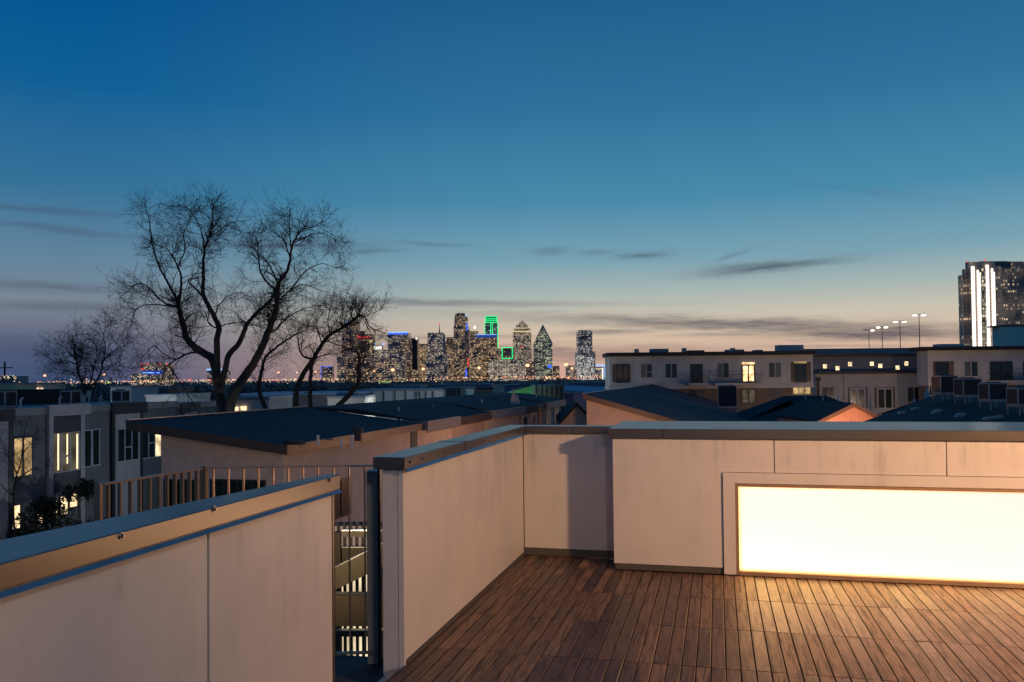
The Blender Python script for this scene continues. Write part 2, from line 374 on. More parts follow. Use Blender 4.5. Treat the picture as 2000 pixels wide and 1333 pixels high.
for k, (zz, b0, a0, b1, a1, cut) in enumerate(cand):
    dz = random.uniform(-.0012, .0012)
    if k < 300 and zz < 1e8:
        if cut:
            me = mesh_of('plank', MB().box(0, b1 - b0, 0, a1 - a0, -.024, 0), bevel=.0022); me.materials.append(MAT['wood'])
        else: me = pl_mesh
        ob = bpy.data.objects.new('plank', me); COL.objects.link(ob); ob.parent = deck; ob.location = (b0, a0, dz)
    else: rest.box(b0, b1, max(a0, -.7), a1, -.024 + dz, dz)
ob = bpy.data.objects.new('planking', mesh_of('planking', rest)); COL.objects.link(ob); ob.parent = deck; ob['kind'] = 'stuff'; ob.data.materials.append(MAT['wood'])
print('planks', len(cand), sum(1 for c in cand if c[0] < 1e8))

# ------------------------------------------------------------------ parapet walls round the deck
ZT, ZC, ZP = 1.105, 1.042, 1.040
def bolts(T, parent, pts, axis):
    for (b, a, z) in pts:
        d = Vector((1, 0, 0)) if axis == 'b' else Vector((0, -1, 0))
        p = Vector((b, a, z)); T.part('bolt', MB().tube([p - d * .004, p + d * .003, p + d * .0031, p + d * .010], [.011, .011, .0065, .0055], 8), 'bolt', parent)
# the long wall beside the camera
T = Thing('parapet_wall', 'long white panelled parapet wall with a bronze metal cap, ending at the stair opening', 'parapet wall', (-1.63, 1.5, 0), True)
def outer(a): return -1.67 - .117 * (3.28 - a)
def lbox(mb, a0, a1, z0, z1, i0, o0):                   # slab from the deck face out to the splayed outer face
    return mb.hexa([(i0, a0, z0), (i0, a1, z0), (outer(a1) + o0, a1, z0), (outer(a0) + o0, a0, z0), (i0, a0, z1), (i0, a1, z1), (outer(a1) + o0, a1, z1), (outer(a0) + o0, a0, z1)])
T.part('core', lbox(MB(), -2.9, 3.262, -.35, ZP - .003, -1.646, .036), 'trim_dark')
for (a0, a1) in ((2.386, 3.268), (-.1, 2.374), (-2.9, -.112)):
    T.part('panel', MB().box(-1.645, -1.63, a0, a1, -.30, ZP), 'panel', bevel=.002)
T.part('corner_trim', MB().box(-1.662, -1.627, 3.270, 3.284, -.30, ZP), 'cap')
cp = T.part('cap', lbox(MB(), -2.92, 3.30, ZC, ZT, -1.604, -.0), 'cap', bevel=.003)
T.part('drip_edge', MB().prism([(-1.604, -2.92, ZC - .001), (-1.588, -2.92, ZC - .012), (-1.604, -2.92, ZC - .012)], (0, 6.21, 0)), 'cap_bright', cp)
bp = [onb(x, y, -1.604) for x, y in ((237, 1047), (418, 995), (643, 938))] + [(-1.604, .9, 1.07)]
bolts(T, cp, bp, 'b')
# the wall on the far side of the opening
T = Thing('parapet_wall', 'white panelled parapet wall running back from the stair opening to the corner', 'parapet wall', (-1.63, 4.10, 0), True)
T.part('core', MB().box(-1.748, -1.646, 4.116, 7.0, -.05, ZP - .003), 'trim_dark')
for (a0, a1) in ((4.122, 5.152), (5.160, 6.19), (6.198, 6.872)):
    T.part('panel', MB().box(-1.645, -1.63, a0, a1, .022, ZP), 'panel', bevel=.0015)
T.part('end_panel', MB().box(-1.750, -1.662, 4.10, 4.115, -.06, ZP), 'panel', bevel=.0015)
T.part('corner_trim', MB().box(-1.660, -1.627, 4.098, 4.120, -.06, ZP - .001), 'panel', bevel=.002)
T.part('base_trim', MB().box(-1.646, -1.622, 4.125, 6.868, .0, .020), 'trim_dark')
cp = T.part('cap', MB().box(-1.785, -1.602, 4.062, 6.838, ZC, ZT), 'cap', bevel=.003)
T.part('drip_edge', MB().prism([(-1.602, 4.066, ZC + .004), (-1.580, 4.066, ZC - .011), (-1.602, 4.066, ZC - .011)], (0, 2.77, 0)), 'cap_bright', cp)
bolts(T, cp, [(-1.602, a, 1.074) for a in (4.13, 4.32, 4.72, 5.14, 5.56, 5.98, 6.4, 6.7)], 'b')
for a in (5.15,): T.part('cap_seam', MB().box(-1.788, -1.599, a - .02, a + .02, ZC - .001, ZT + .0025), 'cap', cp)
# short back wall of the niche
T = Thing('parapet_wall', 'short white back wall of the deck niche, half in shadow', 'parapet wall', (-1.2, 6.88, 0), True)
T.part('core', MB().box(-1.645, -.82, 6.896, 7.0, .0, ZP - .003), 'trim_dark')
T.part('panel', MB().box(-1.626, -.815, 6.88, 6.895, .062, ZP), 'panel', bevel=.0015)
T.part('base_trim', MB().box(-1.626, -.815, 6.873, 6.8955, .0, .060), 'trim_dark')
cp = T.part('cap', MB().box(-1.785, -.848, 6.842, 7.035, ZC, ZT - .002), 'cap', bevel=.003)
bolts(T, cp, [(b, 6.842, 1.074) for b in (-1.5, -1.22, -1.16)], 'a')
# the box with the lit window
T = Thing('parapet_box', 'broad white panelled parapet with a low glowing window at deck level', 'parapet wall', (1.5, 6.49, 0), True)
T.part('core', MB().box(-.794, 7.8, 6.545, 7.55, 0, ZP - .004), 'trim_dark')
GX0, GX1, GZ1, TR0, TZ = .140, 3.35, .672, .030, .778
T.part('panel', MB().prism([(-.81, 6.49, .05), (TR0 - .004, 6.49, .05), (TR0 - .004, 6.49, TZ + .003), (.406, 6.49, TZ + .003), (.406, 6.49, ZP), (-.81, 6.49, ZP)], (0, .02, 0)), 'panel', bevel=.0015)
for (b0, b1) in ((.412, 1.590), (1.596, 2.774), (2.780, 3.47)): T.part('panel', MB().box(b0, b1, 6.49, 6.51, TZ + .003, ZP), 'panel', bevel=.0015)
T.part('panel', MB().box(3.476, 7.8, 6.49, 6.51, .05, ZP), 'panel', bevel=.0015)
T.part('side_panel', MB().box(-.81, -.796, 6.511, 6.879, .05, ZP), 'panel', bevel=.001)
T.part('base_trim', MB().box(-.802, TR0 - .006, 6.503, 6.543, .0, .048), 'trim_dark')
wn = T.part('window_surround', MB().box(TR0, GX0 - .022, 6.472, 6.512, .006, TZ).box(GX0 - .022, 3.47, 6.472, 6.512, GZ1 + .026, TZ), 'panel', bevel=.002)
fr = T.part('window_frame', MB().box(GX0 - .021, GX0 + .003, 6.484, 6.54, .004, GZ1 + .0255).box(GX0 + .003, GX1, 6.484, 6.54, GZ1, GZ1 + .0255).box(GX0 + .003, GX1, 6.478, 6.54, .002, .032).box(GX1, GX1 + .024, 6.484, 6.54, .004, GZ1 + .0255), 'bronze')
T.part('pane', MB().box(GX0 + .003, GX1, 6.520, 6.532, .032, GZ1), 'window_light', fr)
cp = T.part('cap', MB().box(-.414, 2.30, 6.462, 7.60, ZC - .008, ZT + .004), 'cap', bevel=.003)
T.part('cap_end', MB().box(-.842, -.416, 6.462, 7.60, ZC - .008, ZT + .0045), 'cap', cp, bevel=.003)
T.part('cap_end', MB().box(2.302, 7.85, 6.462, 7.60, ZC - .008, ZT + .004), 'cap', cp, bevel=.003)
# unseen stair house, put in to carry two added lamps that light the deck
T = Thing('stair_house', 'unseen white panelled stair house wall, added to carry two lamps', 'stair house', (3, -.74, 0), True)
T.part('wall', MB().box(-.5, 7.9, -2.6, -.745, -.3, 4.3), 'panel')
T.part('wing_wall', MB().box(3.25, 7.9, -.743, 1.60, -.3, 4.3), 'panel'); T.part('cap', MB().box(-.55, 7.95, -2.65, -.70, 4.303, 4.37), 'cap'); T.part('wing_cap', MB().box(3.2, 7.95, -.698, 1.65, 4.303, 4.37), 'cap')  # unseen wing, put in to mount the brighter added lamp
for lab, b, a, z, mt in (('bright unseen lamp added on the projecting wing of the stair house', 4.47, 1.602, 2.94, 'unseen_lamp_lens'), ('dim unseen lamp added just behind the camera', 1.15, -.743, 2.75, 'unseen_lamp_lens_dim')):
    L = Thing('unseen_wall_lamp', lab, 'lamp', (b, a, z), True, group='unseen lamps added on the stair house')
    L.part('housing', MB().prism([(b - .24, a, z - .14), (b - .24, a + .143, z - .14), (b - .24, a + .203, z + .10), (b - .24, a, z + .16)], (.48, 0, 0)), 'dark_metal', bevel=.01)
    L.part('lens', MB().box(b - .2, b + .2, a + .208, a + .218, z - .12, z + .085), mt)
# stair landing outside the opening
solo('stair_landing', MB().box(-3.15, -1.66, 2.6, 4.55, -.32, -.13), 'landing', (-2.2, 3.7, -.3), True, label='dark stair landing seen through the gap in the parapet', cat='landing')
solo('threshold_strip', MB().box(-1.70, -1.657, 3.29, 4.09, -.30, -.02), 'cap_bright', (-1.68, 3.7, -.3), True, label='pale metal threshold strip along the deck edge', cat='threshold')

# ------------------------------------------------------------------ stair railing
RT0, RT1, RT2 = ony(740, 911, 4.74), ony(398, 916, 4.68), ony(192, 949, 4.12)
T = Thing('stair_railing', 'bronze flat-bar railing around the stair landing', 'railing', (RT1.x, RT1.y, RT1.z - 1.08))
def flatbar(mb, p, d, w, th, z0, z1):                   # upright bar, broad side across the run d
    d = d.normalized(); n = Vector((-d.y, d.x, 0)); c = [p + d * sx * th / 2 + n * sy * w / 2 for sx, sy in ((-1, -1), (1, -1), (1, 1), (-1, 1))]
    return mb.hexa([(q.x, q.y, z0) for q in c] + [(q.x, q.y, z1) for q in c])
def rail(mb, p, q, w, th):
    d = (q - p); d.z = 0; d.normalize(); n = Vector((-d.y, d.x, 0)) * w / 2; up = Vector((0, 0, th))
    lo = [p - n, q - n, q + n, p + n]; return mb.hexa(lo + [v + up for v in lo])
d1, d2 = RT0 - RT1, RT1 - RT2; d1.z = d2.z = 0
for p, q in ((RT1, RT0), (RT2, RT1)):
    e = (q - p).normalized() * .022
    T.part('top_rail', rail(MB(), p + e, q - e, .038, .009), 'bronze')
    dn = Vector((0, 0, -1.07)); T.part('bottom_rail', rail(MB(), p + e + dn, q - e + dn, .03, .010), 'bronze')
for x in (416.7, 445.7, 474.7, 503.7, 532.7, 561.7, 590.7, 620, 650.5, 681, 711.5):
    f = (x - 398) / (740 - 398); p = RT1.lerp(RT0, f)
    T.part('baluster', flatbar(MB(), p, d1, .026, .0075, p.z - 1.06, p.z), 'bronze')
for x in (209, 230, 250, 267.5, 286.5, 305, 321.5, 338, 353.5, 369.5, 385):
    f = (x - 192) / (398 - 192) * RT1.y / (RT2.y + (RT1.y - RT2.y) * 0); p = RT2.lerp(RT1, min(.975, (x - 192) / (398 - 192) * .985))
    T.part('baluster', flatbar(MB(), p, d2, .026, .008, p.z - 1.06, p.z), 'bronze')
T.part('post', flatbar(MB(), RT2, d2, .05, .016, RT2.z - 1.35, RT2.z + .012), 'bronze')
T.part('post', flatbar(MB(), RT1, d2, .05, .016, RT1.z - 1.35, RT1.z + .012), 'bronze')
T.part('post', flatbar(MB(), RT0, d1, .03, .013, RT0.z - 1.35, RT0.z + .012), 'dark_metal')
p0, p1 = ony(717, 1000, 4.80), ony(739, 1000, 4.80)
solo('corner_casing', MB().box(p0.x, p1.x, 4.78, 4.90, -.14, .985), 'casing_tan', ((p0.x + p1.x) / 2, 4.84, -.14), label='narrow upright metal casing behind the railing end post', cat='casing', bevel=.004)

# ------------------------------------------------------------------ outside stair seen through the opening
def rc(px0, py0, px1, py1, Y):
    mx, my = (px0 + px1) / 2, (py0 + py1) / 2
    return ony(px0, my, Y).x, ony(px1, my, Y).x, ony(mx, py1, Y).z, ony(mx, py0, Y).z      # x0 x1 z0 z1
x0, x1, z0, z1 = rc(600, 1026, 790, 1330, 10.4)
T = Thing('slat_screen', 'upright slatted screen with warm light behind it, below the railing', 'screen', (x0, 10.4, z0))
n = 16
for i in range(n + 1):
    x = x0 + (x1 - x0) * i / n; T.part('slat', MB().box(x, x + .036, 10.38, 10.42, z0, z1), 'brown_metal')
bk = T.part('backing', MB().box(x0 - .05, x1 + .1, 10.62, 10.66, z0 - .2, z1 - .0), 'trim_dark')
a0, a1, b0, b1 = rc(600, 1120, 790, 1330, 10.6); T.part('wall_glow', MB().box(x0, x1, 10.60, 10.615, b0, b1), 'stair_wall_glow', bk)  # glowing sheets stand in for the lamp-lit wall behind the slats
a0, a1, b0, b1 = rc(600, 1028, 790, 1070, 10.6); T.part('wall_glow', MB().box(x0, x1, 10.60, 10.615, b0, b1), 'stair_wall_glow_dim', bk)
T = Thing('outside_stair', 'brown metal outside stair with solid sloping side panels', 'stair', (x0, 9.4, z0))
def slab(py, px0, px1, top0, top1, h, Y, name):
    p, q = ony(px0, top0, Y), ony(px1, top1, Y); hz = h / FPX * Y
    o = T.part(name, MB().prism([(p.x, Y, p.z - hz), (q.x, Y, q.z - hz), (q.x, Y, q.z), (p.x, Y, p.z)], (0, .05, 0)), 'brown_metal')
    T.part('coping', MB().prism([(p.x, Y - .015, p.z), (q.x, Y - .015, q.z), (q.x, Y - .015, q.z + .012), (p.x, Y - .015, p.z + .012)], (0, .085, 0)), 'cap_bright', o)
slab(0, 668, 800, 1037, 1037, 12, 9.8, 'guard_rail'); slab(0, 668, 800, 1070, 1070, 52, 10.2, 'guard_panel')
slab(0, 600, 800, 1136, 1036, 44, 9.6, 'string_panel'); slab(0, 600, 800, 1161, 1161, 62, 9.4, 'guard_panel'); slab(0, 600, 800, 1233, 1233, 11, 9.9, 'guard_rail')
x_, y_, za, zb = rc(600, 1040, 666, 1330, 10.3); T.part('side_wall', MB().box(x_, y_, 10.28, 10.36, za, zb), 'brown_metal')

v = ony(622, 1100, 8.7); L = Thing('added_stair_lamp', 'small unseen lamp added to light the outside stair', 'lamp', (v.x, 8.7, v.z - .06))  # added out of view to brighten the stair panels
L.part('backplate', MB().box(v.x - .07, v.x + .07, 8.62, 8.65, v.z - .1, v.z + .1), 'dark_metal'); L.part('bulb', MB().ball((v.x, 8.72, v.z), .06, 10, 8), glow('added_stair_bulb', (1., .74, .42), 260., sample=True))

# ------------------------------------------------------------------ houses around
shingle_mat('shingle', (.026, .029, .034)); shingle_mat('shingle_dark', (.015, .017, .021))
pm('fascia', (.055, .038, .028), .5, var=.2); pm('fascia_grey', (.16, .17, .19), .5, var=.2)
pm('stucco', (.50, .43, .37), .8, var=.18, vscale=2.5); pm('stucco_pale', (.46, .415, .375), .8, var=.2, vscale=.6)
pm('stucco_brown', (.16, .11, .075), .8, var=.2, vscale=1)
boards_mat('siding_grey', (.15, .155, .165), .18); boards_mat('siding_tan', (.40, .33, .28), .2)
pm('panel_white', (.42, .40, .40), .6, var=.15); pm('panel_black', (.022, .024, .028), .5); pm('panel_slate', (.05, .055, .065), .5, var=.2)
pm('white_frame', (.48, .48, .48), .5); pm('black_frame', (.02, .02, .02), .5)
pm('glass_dark', (.010, .016, .014), .22, spec=.8); pm('glass_green', (.008, .022, .014), .12, spec=.6)
pm('flat_roof', (.20, .21, .22), .6, var=.3, vscale=.8); pm('steel', (.30, .31, .33), .42, .7, var=.2); pm('fin_dark', (.02, .02, .024), .7)
pm('pipe_pale', (.42, .42, .43), .5); pm('concrete', (.32, .30, .29), .8, var=.2, vscale=.3)
glow('lit_amber', (1., .66, .30), .5, .5, 1.2); glow('lit_cream', (1., .78, .45), .55, .4, 1.0); glow('lit_bright', (1., .74, .42), 1.15, .5, 2.2)
glow('lit_strip', (1., .80, .50), 1.5); glow('lit_door', (1., .62, .30), 1.9, .6, 1.6); glow('lit_dim', (.75, .62, .42), .10, .5, 1.5)

def condenser(label, p, w, h, deck=True, group='rooftop condensers on stands', leg=.28):
    """an air conditioner: four corner posts, louvred dark sides, top grille, fan, on a pipe stand"""
    x, y, z = p; T = Thing('condenser', label, 'air conditioner', p, deck, group)
    st = MB()
    for sx in (-1, 1):
        st.box(x + sx * w * .42 - .03, x + sx * w * .42 + .03, y - w * .55, y + w * .55, z + leg - .06, z + leg)
        for sy in (-1, 1): st.box(x + sx * w * .42 - .025, x + sx * w * .42 + .025, y + sy * w * .5 - .025, y + sy * w * .5 + .025, z - .25, z + leg - .06)
    st.box(x - w * .58, x + w * .58, y - w * .55 - .04, y - w * .55, z + leg - .07, z + leg - .01)
    T.part('stand', st, 'steel')
    z0, z1 = z + leg + .004, z + leg + h
    T.part('coil', MB().box(x - w * .46, x + w * .46, y - w * .46, y + w * .46, z0 + .03, z1 - .06), 'fin_dark')
    for sx in (-1, 1):
        for sy in (-1, 1): T.part('corner_post', MB().box(x + sx * w * .475 - .028, x + sx * w * .475 + .028, y + sy * w * .475 - .028, y + sy * w * .475 + .028, z0 + .07, z1 - .07), 'steel')
    T.part('base_pan', MB().box(x - w / 2, x + w / 2, y - w / 2, y + w / 2, z0, z0 + .068), 'steel')
    tp = T.part('top_cover', MB().box(x - w / 2, x + w / 2, y - w / 2, y + w / 2, z1 - .068, z1), 'steel')
    T.part('fan_guard', MB().tube([(x, y, z1 + .002), (x, y, z1 + .05)], [w * .40, w * .34], 18), 'fin_dark', tp)
    for i in range(5):
        zz = z0 + .12 + (h - .26) * i / 4; T.part('louvre', MB().box(x - w * .445, x + w * .445, y - w * .468, y - w * .462, zz, zz + .012), 'panel_slate')
    return T

# --- the shed-roofed house beyond the railing
ZE = CAMZ - 2.03
cb, ca, cz = onzb(560, 872, ZE)
lb, la, lz = ona(248, 823, ca)
TH = .27
T = Thing('shed_roof_house', 'house with a low dark shingled shed roof and tan walls beyond the railing', 'house', (cb - 2, ca, GZ), True)
far_a = onb(826, 834, cb)[1]
T.part('roof', MB().prism([(cb, ca, cz - .02), (lb, ca, lz - .02), (lb, ca, lz), (cb, ca, cz)], (0, far_a - ca, 0)), 'shingle')
sl = (lz - cz) / (lb - cb)
def roofz(b): return cz + (b - cb) * sl
fs = T.part('fascia', MB().prism([(cb + .03, ca - .03, cz - TH), (lb - .03, ca - .03, lz - TH), (lb - .03, ca - .03, lz + .02), (cb + .03, ca - .03, cz + .02)], (0, .03, 0))
            .box(cb, cb + .03, ca, far_a, cz - TH, cz + .02).box(lb - .03, lb, ca, far_a, lz - TH, lz + .03), 'fascia')
T.part('ridge_flashing', MB().box(lb - .05, lb + .06, ca - .03, far_a, lz + .031, lz + .055), 'cap_bright'); T.part('eave_flashing', MB().box(cb - .07, cb + .035, ca - .03, far_a, cz + .021, cz + .03), 'fascia')
T.part('soffit', MB().prism([(cb, ca + .002, cz - TH + .02), (lb, ca + .002, lz - TH + .02), (lb, ca + .002, lz - TH + .05), (cb, ca + .002, cz - TH + .05)], (0, far_a - ca - .01, 0)), 'siding_tan')
wl = ona(315, 860, ca + .75)[0]; wr = cb - .55
T.part('wall', MB().prism([(wr, ca + .75, GZ), (wl, ca + .75, GZ), (wl, ca + .75, roofz(wl) - TH + .02), (wr, ca + .75, roofz(wr) - TH + .02)], (0, far_a - ca - .8, 0)), 'stucco')
for (x0, x1, y0, y1, nc) in ((324, 386, 939, 1012, 3), (414, 517, 939, 1012, 4)):
    u0, _, zt = ona(x0, y0, ca + .75); u1, _, zb = ona(x1, y1, ca + .75); window(T, 'y', ca + .75, u0, u1, zb, zt, nc, 'black_frame', 'glass_green')
_, u0, zt = onb(648, 943, wr); _, u1, zb = onb(682, 986, wr); window(T, 'x', wr, u0, u1, zb - .3, zt, 2, 'black_frame', 'glass_dark')
for x, y, h in ((621, 838, .28), (667, 838, .28), (687.5, 836, .36)):       # vent pipes
    b, a, z = onzb(x, y + 7, roofz(cb - 2.5)); T.part('vent_pipe', MB().cyl(b, a, roofz(b) - .05, roofz(b) + h, .05, 8), 'pipe_pale')
b, a, z = onzb(569, 845, roofz(cb - 3)); T.part('roof_vent', MB().prism([(b - .3, a, roofz(b)), (b + .3, a, roofz(b)), (b + .2, a, roofz(b) + .13), (b - .2, a, roofz(b) + .15)], (0, .4, 0)), 'fin_dark')
b, a, z = onzb(699, 836, roofz(cb - 2.5)); T.part('roof_vent', MB().cyl(b, a, roofz(b) - .05, roofz(b) + .28, .13, 10).cyl(b, a, roofz(b) + .27, roofz(b) + .4, .2, 10), 'fin_dark')
# --- the row that carries on behind it, alternating bays
RZ2 = onb(248, 823, lb)[2]
prev = far_a
labs = ['row house with a grey fascia next behind the tan shed-roofed house', 'row house with brown fascia, second behind the shed-roofed house', 'row house with grey fascia, third behind the shed-roofed house', 'row house with brown fascia and small square windows', 'end row house with grey fascia and a white window trim']
for i, (px, mt) in enumerate(((892, 'fascia_grey'), (959, 'fascia'), (1021, 'fascia_grey'), (1064, 'fascia'), (1101, 'fascia_grey'))):
    py = 734 + .156 * (1400 - px); a1 = onb(px, py, cb)[1]; a0 = prev + .012; prev = a1
    o = .0 if i % 2 else .18
    H = Thing('row_house', labs[i], 'house', (cb - 2, a0, GZ), True, group='row houses behind the shed-roofed house')
    zt = cz + (.10 if i % 2 == 0 else 0)
    pk = cb - 3.2
    H.part('roof', MB().prism([(cb + o, a0, zt - .03), (lb, a0, lz - .03), (lb, a0, lz + .0), (pk, a0, roofz(pk) + .22), (cb + o, a0, zt)], (0, a1 - a0, 0)), 'shingle_dark' if i % 2 else 'shingle')
    H.part('fascia', MB().box(cb + o, cb + o + .04, a0, a1, zt - (.5 if i % 2 == 0 else .40), zt + .02).prism([(cb + o, a0 - .03, zt - .4), (cb - 1.2, a0 - .03, roofz(cb - 1.2) - .4), (cb - 1.2, a0 - .03, roofz(cb - 1.2)), (cb + o, a0 - .03, zt + .02)], (0, .03, 0)), mt)
    wb = cb - .45 + o
    H.part('wall', MB().box(lb + .5, wb, a0 + .01, a1 - .01, GZ, zt - .40), 'siding_tan' if i % 2 else 'stucco')
    if i >= 3:
        for f in (.25, .62): window(H, 'x', wb, a0 + (a1 - a0) * f, a0 + (a1 - a0) * (f + .2), zt - 1.9, zt - .75, 1, 'white_frame', 'panel_slate', .12)
    b = cb - 1.5 - random.random(); a = (a0 + a1) / 2; H.part('vent_pipe', MB().cyl(b, a, zt - .1, zt + .55, .06, 8), 'pipe_pale')
for px, py, h in ((1003, 793, 1.25), (1010, 793, .8)):
    b, a, z = onb(px, py, cb - 1.0); solo('roof_finial', MB().tube([(b, a, z - .1), (b, a, z + h)], [.34, .02], 4), 'stucco', (b, a, z), True,
        label='taller pale pointed roof cap on the row houses' if h > 1 else 'smaller pale pointed roof cap beside the tall one', cat='roof cap')

# --- the townhouses across the street
FB = -28.7
def fa(px, py=900): return onb(px, py, FB)[1]
def fz(px, py): return onb(px, py, FB)[2]
ZR = fz(120, 795)
def townhouse(label, px0, px1, mat='siding_grey', z=ZR):
    a0, a1 = fa(px0), fa(px1); T = Thing('townhouse', label, 'townhouse', (FB, (a0 + a1) / 2, GZ), True, group='flat-roofed townhouses across the street')
    T.part('wall', MB().box(FB - 11, FB, a0 + .01, a1 - .01, GZ, z - .14), mat)
    T.part('roof', MB().box(FB - 11, FB + .06, a0, a1, z - .138, z - .02), 'flat_roof')
    T.part('parapet', MB().box(FB - .06, FB + .09, a0, a1, z - .30, z + .03), 'steel'); T.part('back_parapet', MB().box(FB - 11, FB - 10.8, a0, a1, z - .02, z + .3), 'steel')
    return T
def bay(T, px0, px1, ztop, zbot, mat, depth=.14, post=.2, beam=.5, inner='panel_white', over=0.):
    a0, a1 = fa(px0), fa(px1)
    fr = T.part('bay_frame', MB().box(FB, FB + depth, a0, a0 + post, zbot, ztop - beam).box(FB, FB + depth, a1 - post, a1, zbot, ztop - beam).box(FB, FB + depth + .05, a0 - .05, a1 + .08 + over, ztop - beam, ztop), mat)
    if inner: T.part('bay_panel', MB().box(FB + .002, FB + .12, a0 + post, a1 - post, zbot, ztop - beam), inner)
    return a0 + post, a1 - post
def fwin(T, px0, px1, py0, py1, cols, frame, pane, off=0., **k):
    a0, a1 = fa(px0), fa(px1); m = (px0 + px1) / 2
    return window(T, 'x', FB + off, a0, a1, fz(m, py1), fz(m, py0), cols, frame, pane, k.pop('fw', .05), **k)
T = townhouse('dark grey townhouse with two amber lit windows behind bare branches', -120, 89)
bay(T, -60, 20, ZR + .02, GZ, 'panel_black')
fwin(T, 26, 61, 856, 929, 2, 'panel_slate', 'lit_amber', fw=.08); fwin(T, 21, 38, 988, 1033, 1, 'panel_slate', 'lit_bright'); fwin(T, 72, 82, 980, 1022, 1, 'panel_slate', 'lit_bright')
T = townhouse('townhouse with a white framed bay and tall lit window strips', 90, 214)
bay(T, 91, 161, ZR + .10, GZ, 'panel_white', inner=None, over=.25, beam=.5, post=.24)
T.part('bay_panel', MB().box(FB + .002, FB + .1, fa(100), fa(152), fz(126, 845), fz(126, 814)), 'panel_slate'); T.part('bay_panel', MB().box(FB + .002, FB + .1, fa(100), fa(152), fz(126, 960), fz(126, 922)), 'panel_slate')
fr = fwin(T, 101, 151, 846, 920, 3, 'white_frame', 'lit_dim', .02, fw=.06, rail={1: .38})
for p0, p1, y0, y1 in ((110.5, 113.5, 848, 919), (128.3, 131, 848, 889), (128.5, 131, 893, 906), (147.5, 150.5, 848, 916)):
    T.part('lit_gap', MB().box(FB + .045, FB + .05, fa(p0), fa(p1), fz(p0, y1), fz(p0, y0)), 'lit_strip', fr)
for p0, p1, y0, y1 in ((98, 111, 980, 1022), (117, 131, 970, 1005), (135, 150, 965, 990)): fwin(T, p0, p1, y0, y1, 1, 'panel_slate', 'lit_bright')
fwin(T, 164, 176, 842, 911, 1, 'white_frame', 'glass_green'); fwin(T, 180, 192, 840, 908, 1, 'white_frame', 'glass_green')
T = townhouse('townhouse with a black framed bay around white panels', 215, 345)
bay(T, 215, 275, ZR + .06, GZ, 'panel_black', over=.2, beam=.55, post=.2)
fwin(T, 225, 265, 838, 899, 3, 'white_frame', 'glass_green', .12, fw=.05, rail={1: .42})
fwin(T, 277, 313, 838, 893, 3, 'white_frame', 'glass_green', fw=.05, rail={1: .5}, panes=['glass_green', 'glass_green', 'lit_bright'])
T = townhouse('plain grey townhouse behind the big tree, at the end of the row', 346, 420, z=ZR - .1)
bay(T, 352, 385, ZR - .1, GZ, 'panel_slate')
for lab, x, y, wd_, h in (('squat dark condenser at the near end of the townhouse roofs', 10, 798, .62, .72), ('squat dark condenser over the white framed bay', 138, 793, .62, .68), ('squat dark condenser over the black framed bay', 236, 788, .6, .62)):
    a = onb(x, y, FB - 1.6)[1]; condenser(lab, (FB - 1.6, a, ZR - .02), wd_, h, True, 'condensers on the townhouse roofs', .06)
a0, a1 = onb(22, 785, FB - 6)[1], onb(112, 785, FB - 6)[1]
solo('roof_curb', MB().box(FB - 8, FB - 5, a0, a1, ZR - .018, ZR + .75), 'shingle_dark', (FB - 6, a0, ZR - .018), True, label='low dark raised block on the grey townhouse roof', cat='roof block')
for i, (x, lab) in enumerate(((40, 'thin roof vent standing on the grey townhouse'), (116, 'thin roof vent just before the second condenser'), (165, 'thin bent roof vent after the second condenser'), (196, 'thin roof vent nearest the black framed bay'))):
    a = onb(x, 795, FB - .8)[1]; solo('vent_pipe', MB().tube([(FB - .8, a, ZR - .03), (FB - .8, a, ZR + .35), (FB - .8, a + .12, ZR + .45)], .045, 7), 'pipe_pale', (FB - .8, a, ZR - .02), True, label=lab, cat='vent pipe', group='thin vents on the townhouse roofs')

# --- the shingled roof right behind the parapet
eb, ea, ez = onzb(1140, 770, CAMZ - 1.0)
_, e2, _ = onb(1282, 750, eb)
rb, _, rz = ona(1345, 828, ea)
T = Thing('sloping_roof_house', 'house with a broad dark shingled slope behind the niche wall', 'house', (eb, ea, GZ), True)
T.part('roof', MB().prism([(eb, ea, ez - .02), (rb + 4, ea, ez - .02 + (rz - ez) / (rb - eb) * (rb + 4 - eb)), (rb + 4, ea, ez + (rz - ez) / (rb - eb) * (rb + 4 - eb)), (eb, ea, ez)], (0, e2 - ea, 0)), 'shingle')
sl2 = (rz - ez) / (rb - eb)
def rz2(b): return ez + sl2 * (b - eb)
T.part('fascia', MB().prism([(eb - .03, ea - .04, ez - .3), (rb + 4, ea - .04, rz2(rb + 4) - .3), (rb + 4, ea - .04, rz2(rb + 4) + .015), (eb - .03, ea - .04, ez + .015)], (0, .04, 0)).box(eb - .035, eb, ea, e2, ez - .28, ez + .02), 'fascia')
T.part('flashing', MB().box(eb - .06, eb + .05, ea - .045, e2, ez + .021, ez + .05), 'cap_bright')
T.part('wall', MB().prism([(eb + .1, ea + .4, GZ), (rb + 3.5, ea + .4, GZ), (rb + 3.5, ea + .4, rz2(rb + 3.5) - .1), (eb + .1, ea + .4, ez - .1)], (0, e2 - ea - .6, 0)), 'siding_tan')
def on_slope(x, y):
    n_ = Vector((-sl2 * B.x, -sl2 * B.y, 1)); r = ray(x, y); t_ = (ez - sl2 * eb - n_.dot(EYE)) / n_.dot(r); return ba(EYE + r * t_)
for x, y in ((1470, 797), (1476, 806), (1491, 803), (1494, 812), (1441, 806)):
    p = on_slope(x, y); T.part('roof_vent', MB().prism([(p[0] - .22, p[1], p[2] - .12), (p[0] + .22, p[1], p[2] - .12), (p[0] + .16, p[1], p[2] + .16), (p[0] - .1, p[1], p[2] + .2)], (0, .3, 0)), 'steel')
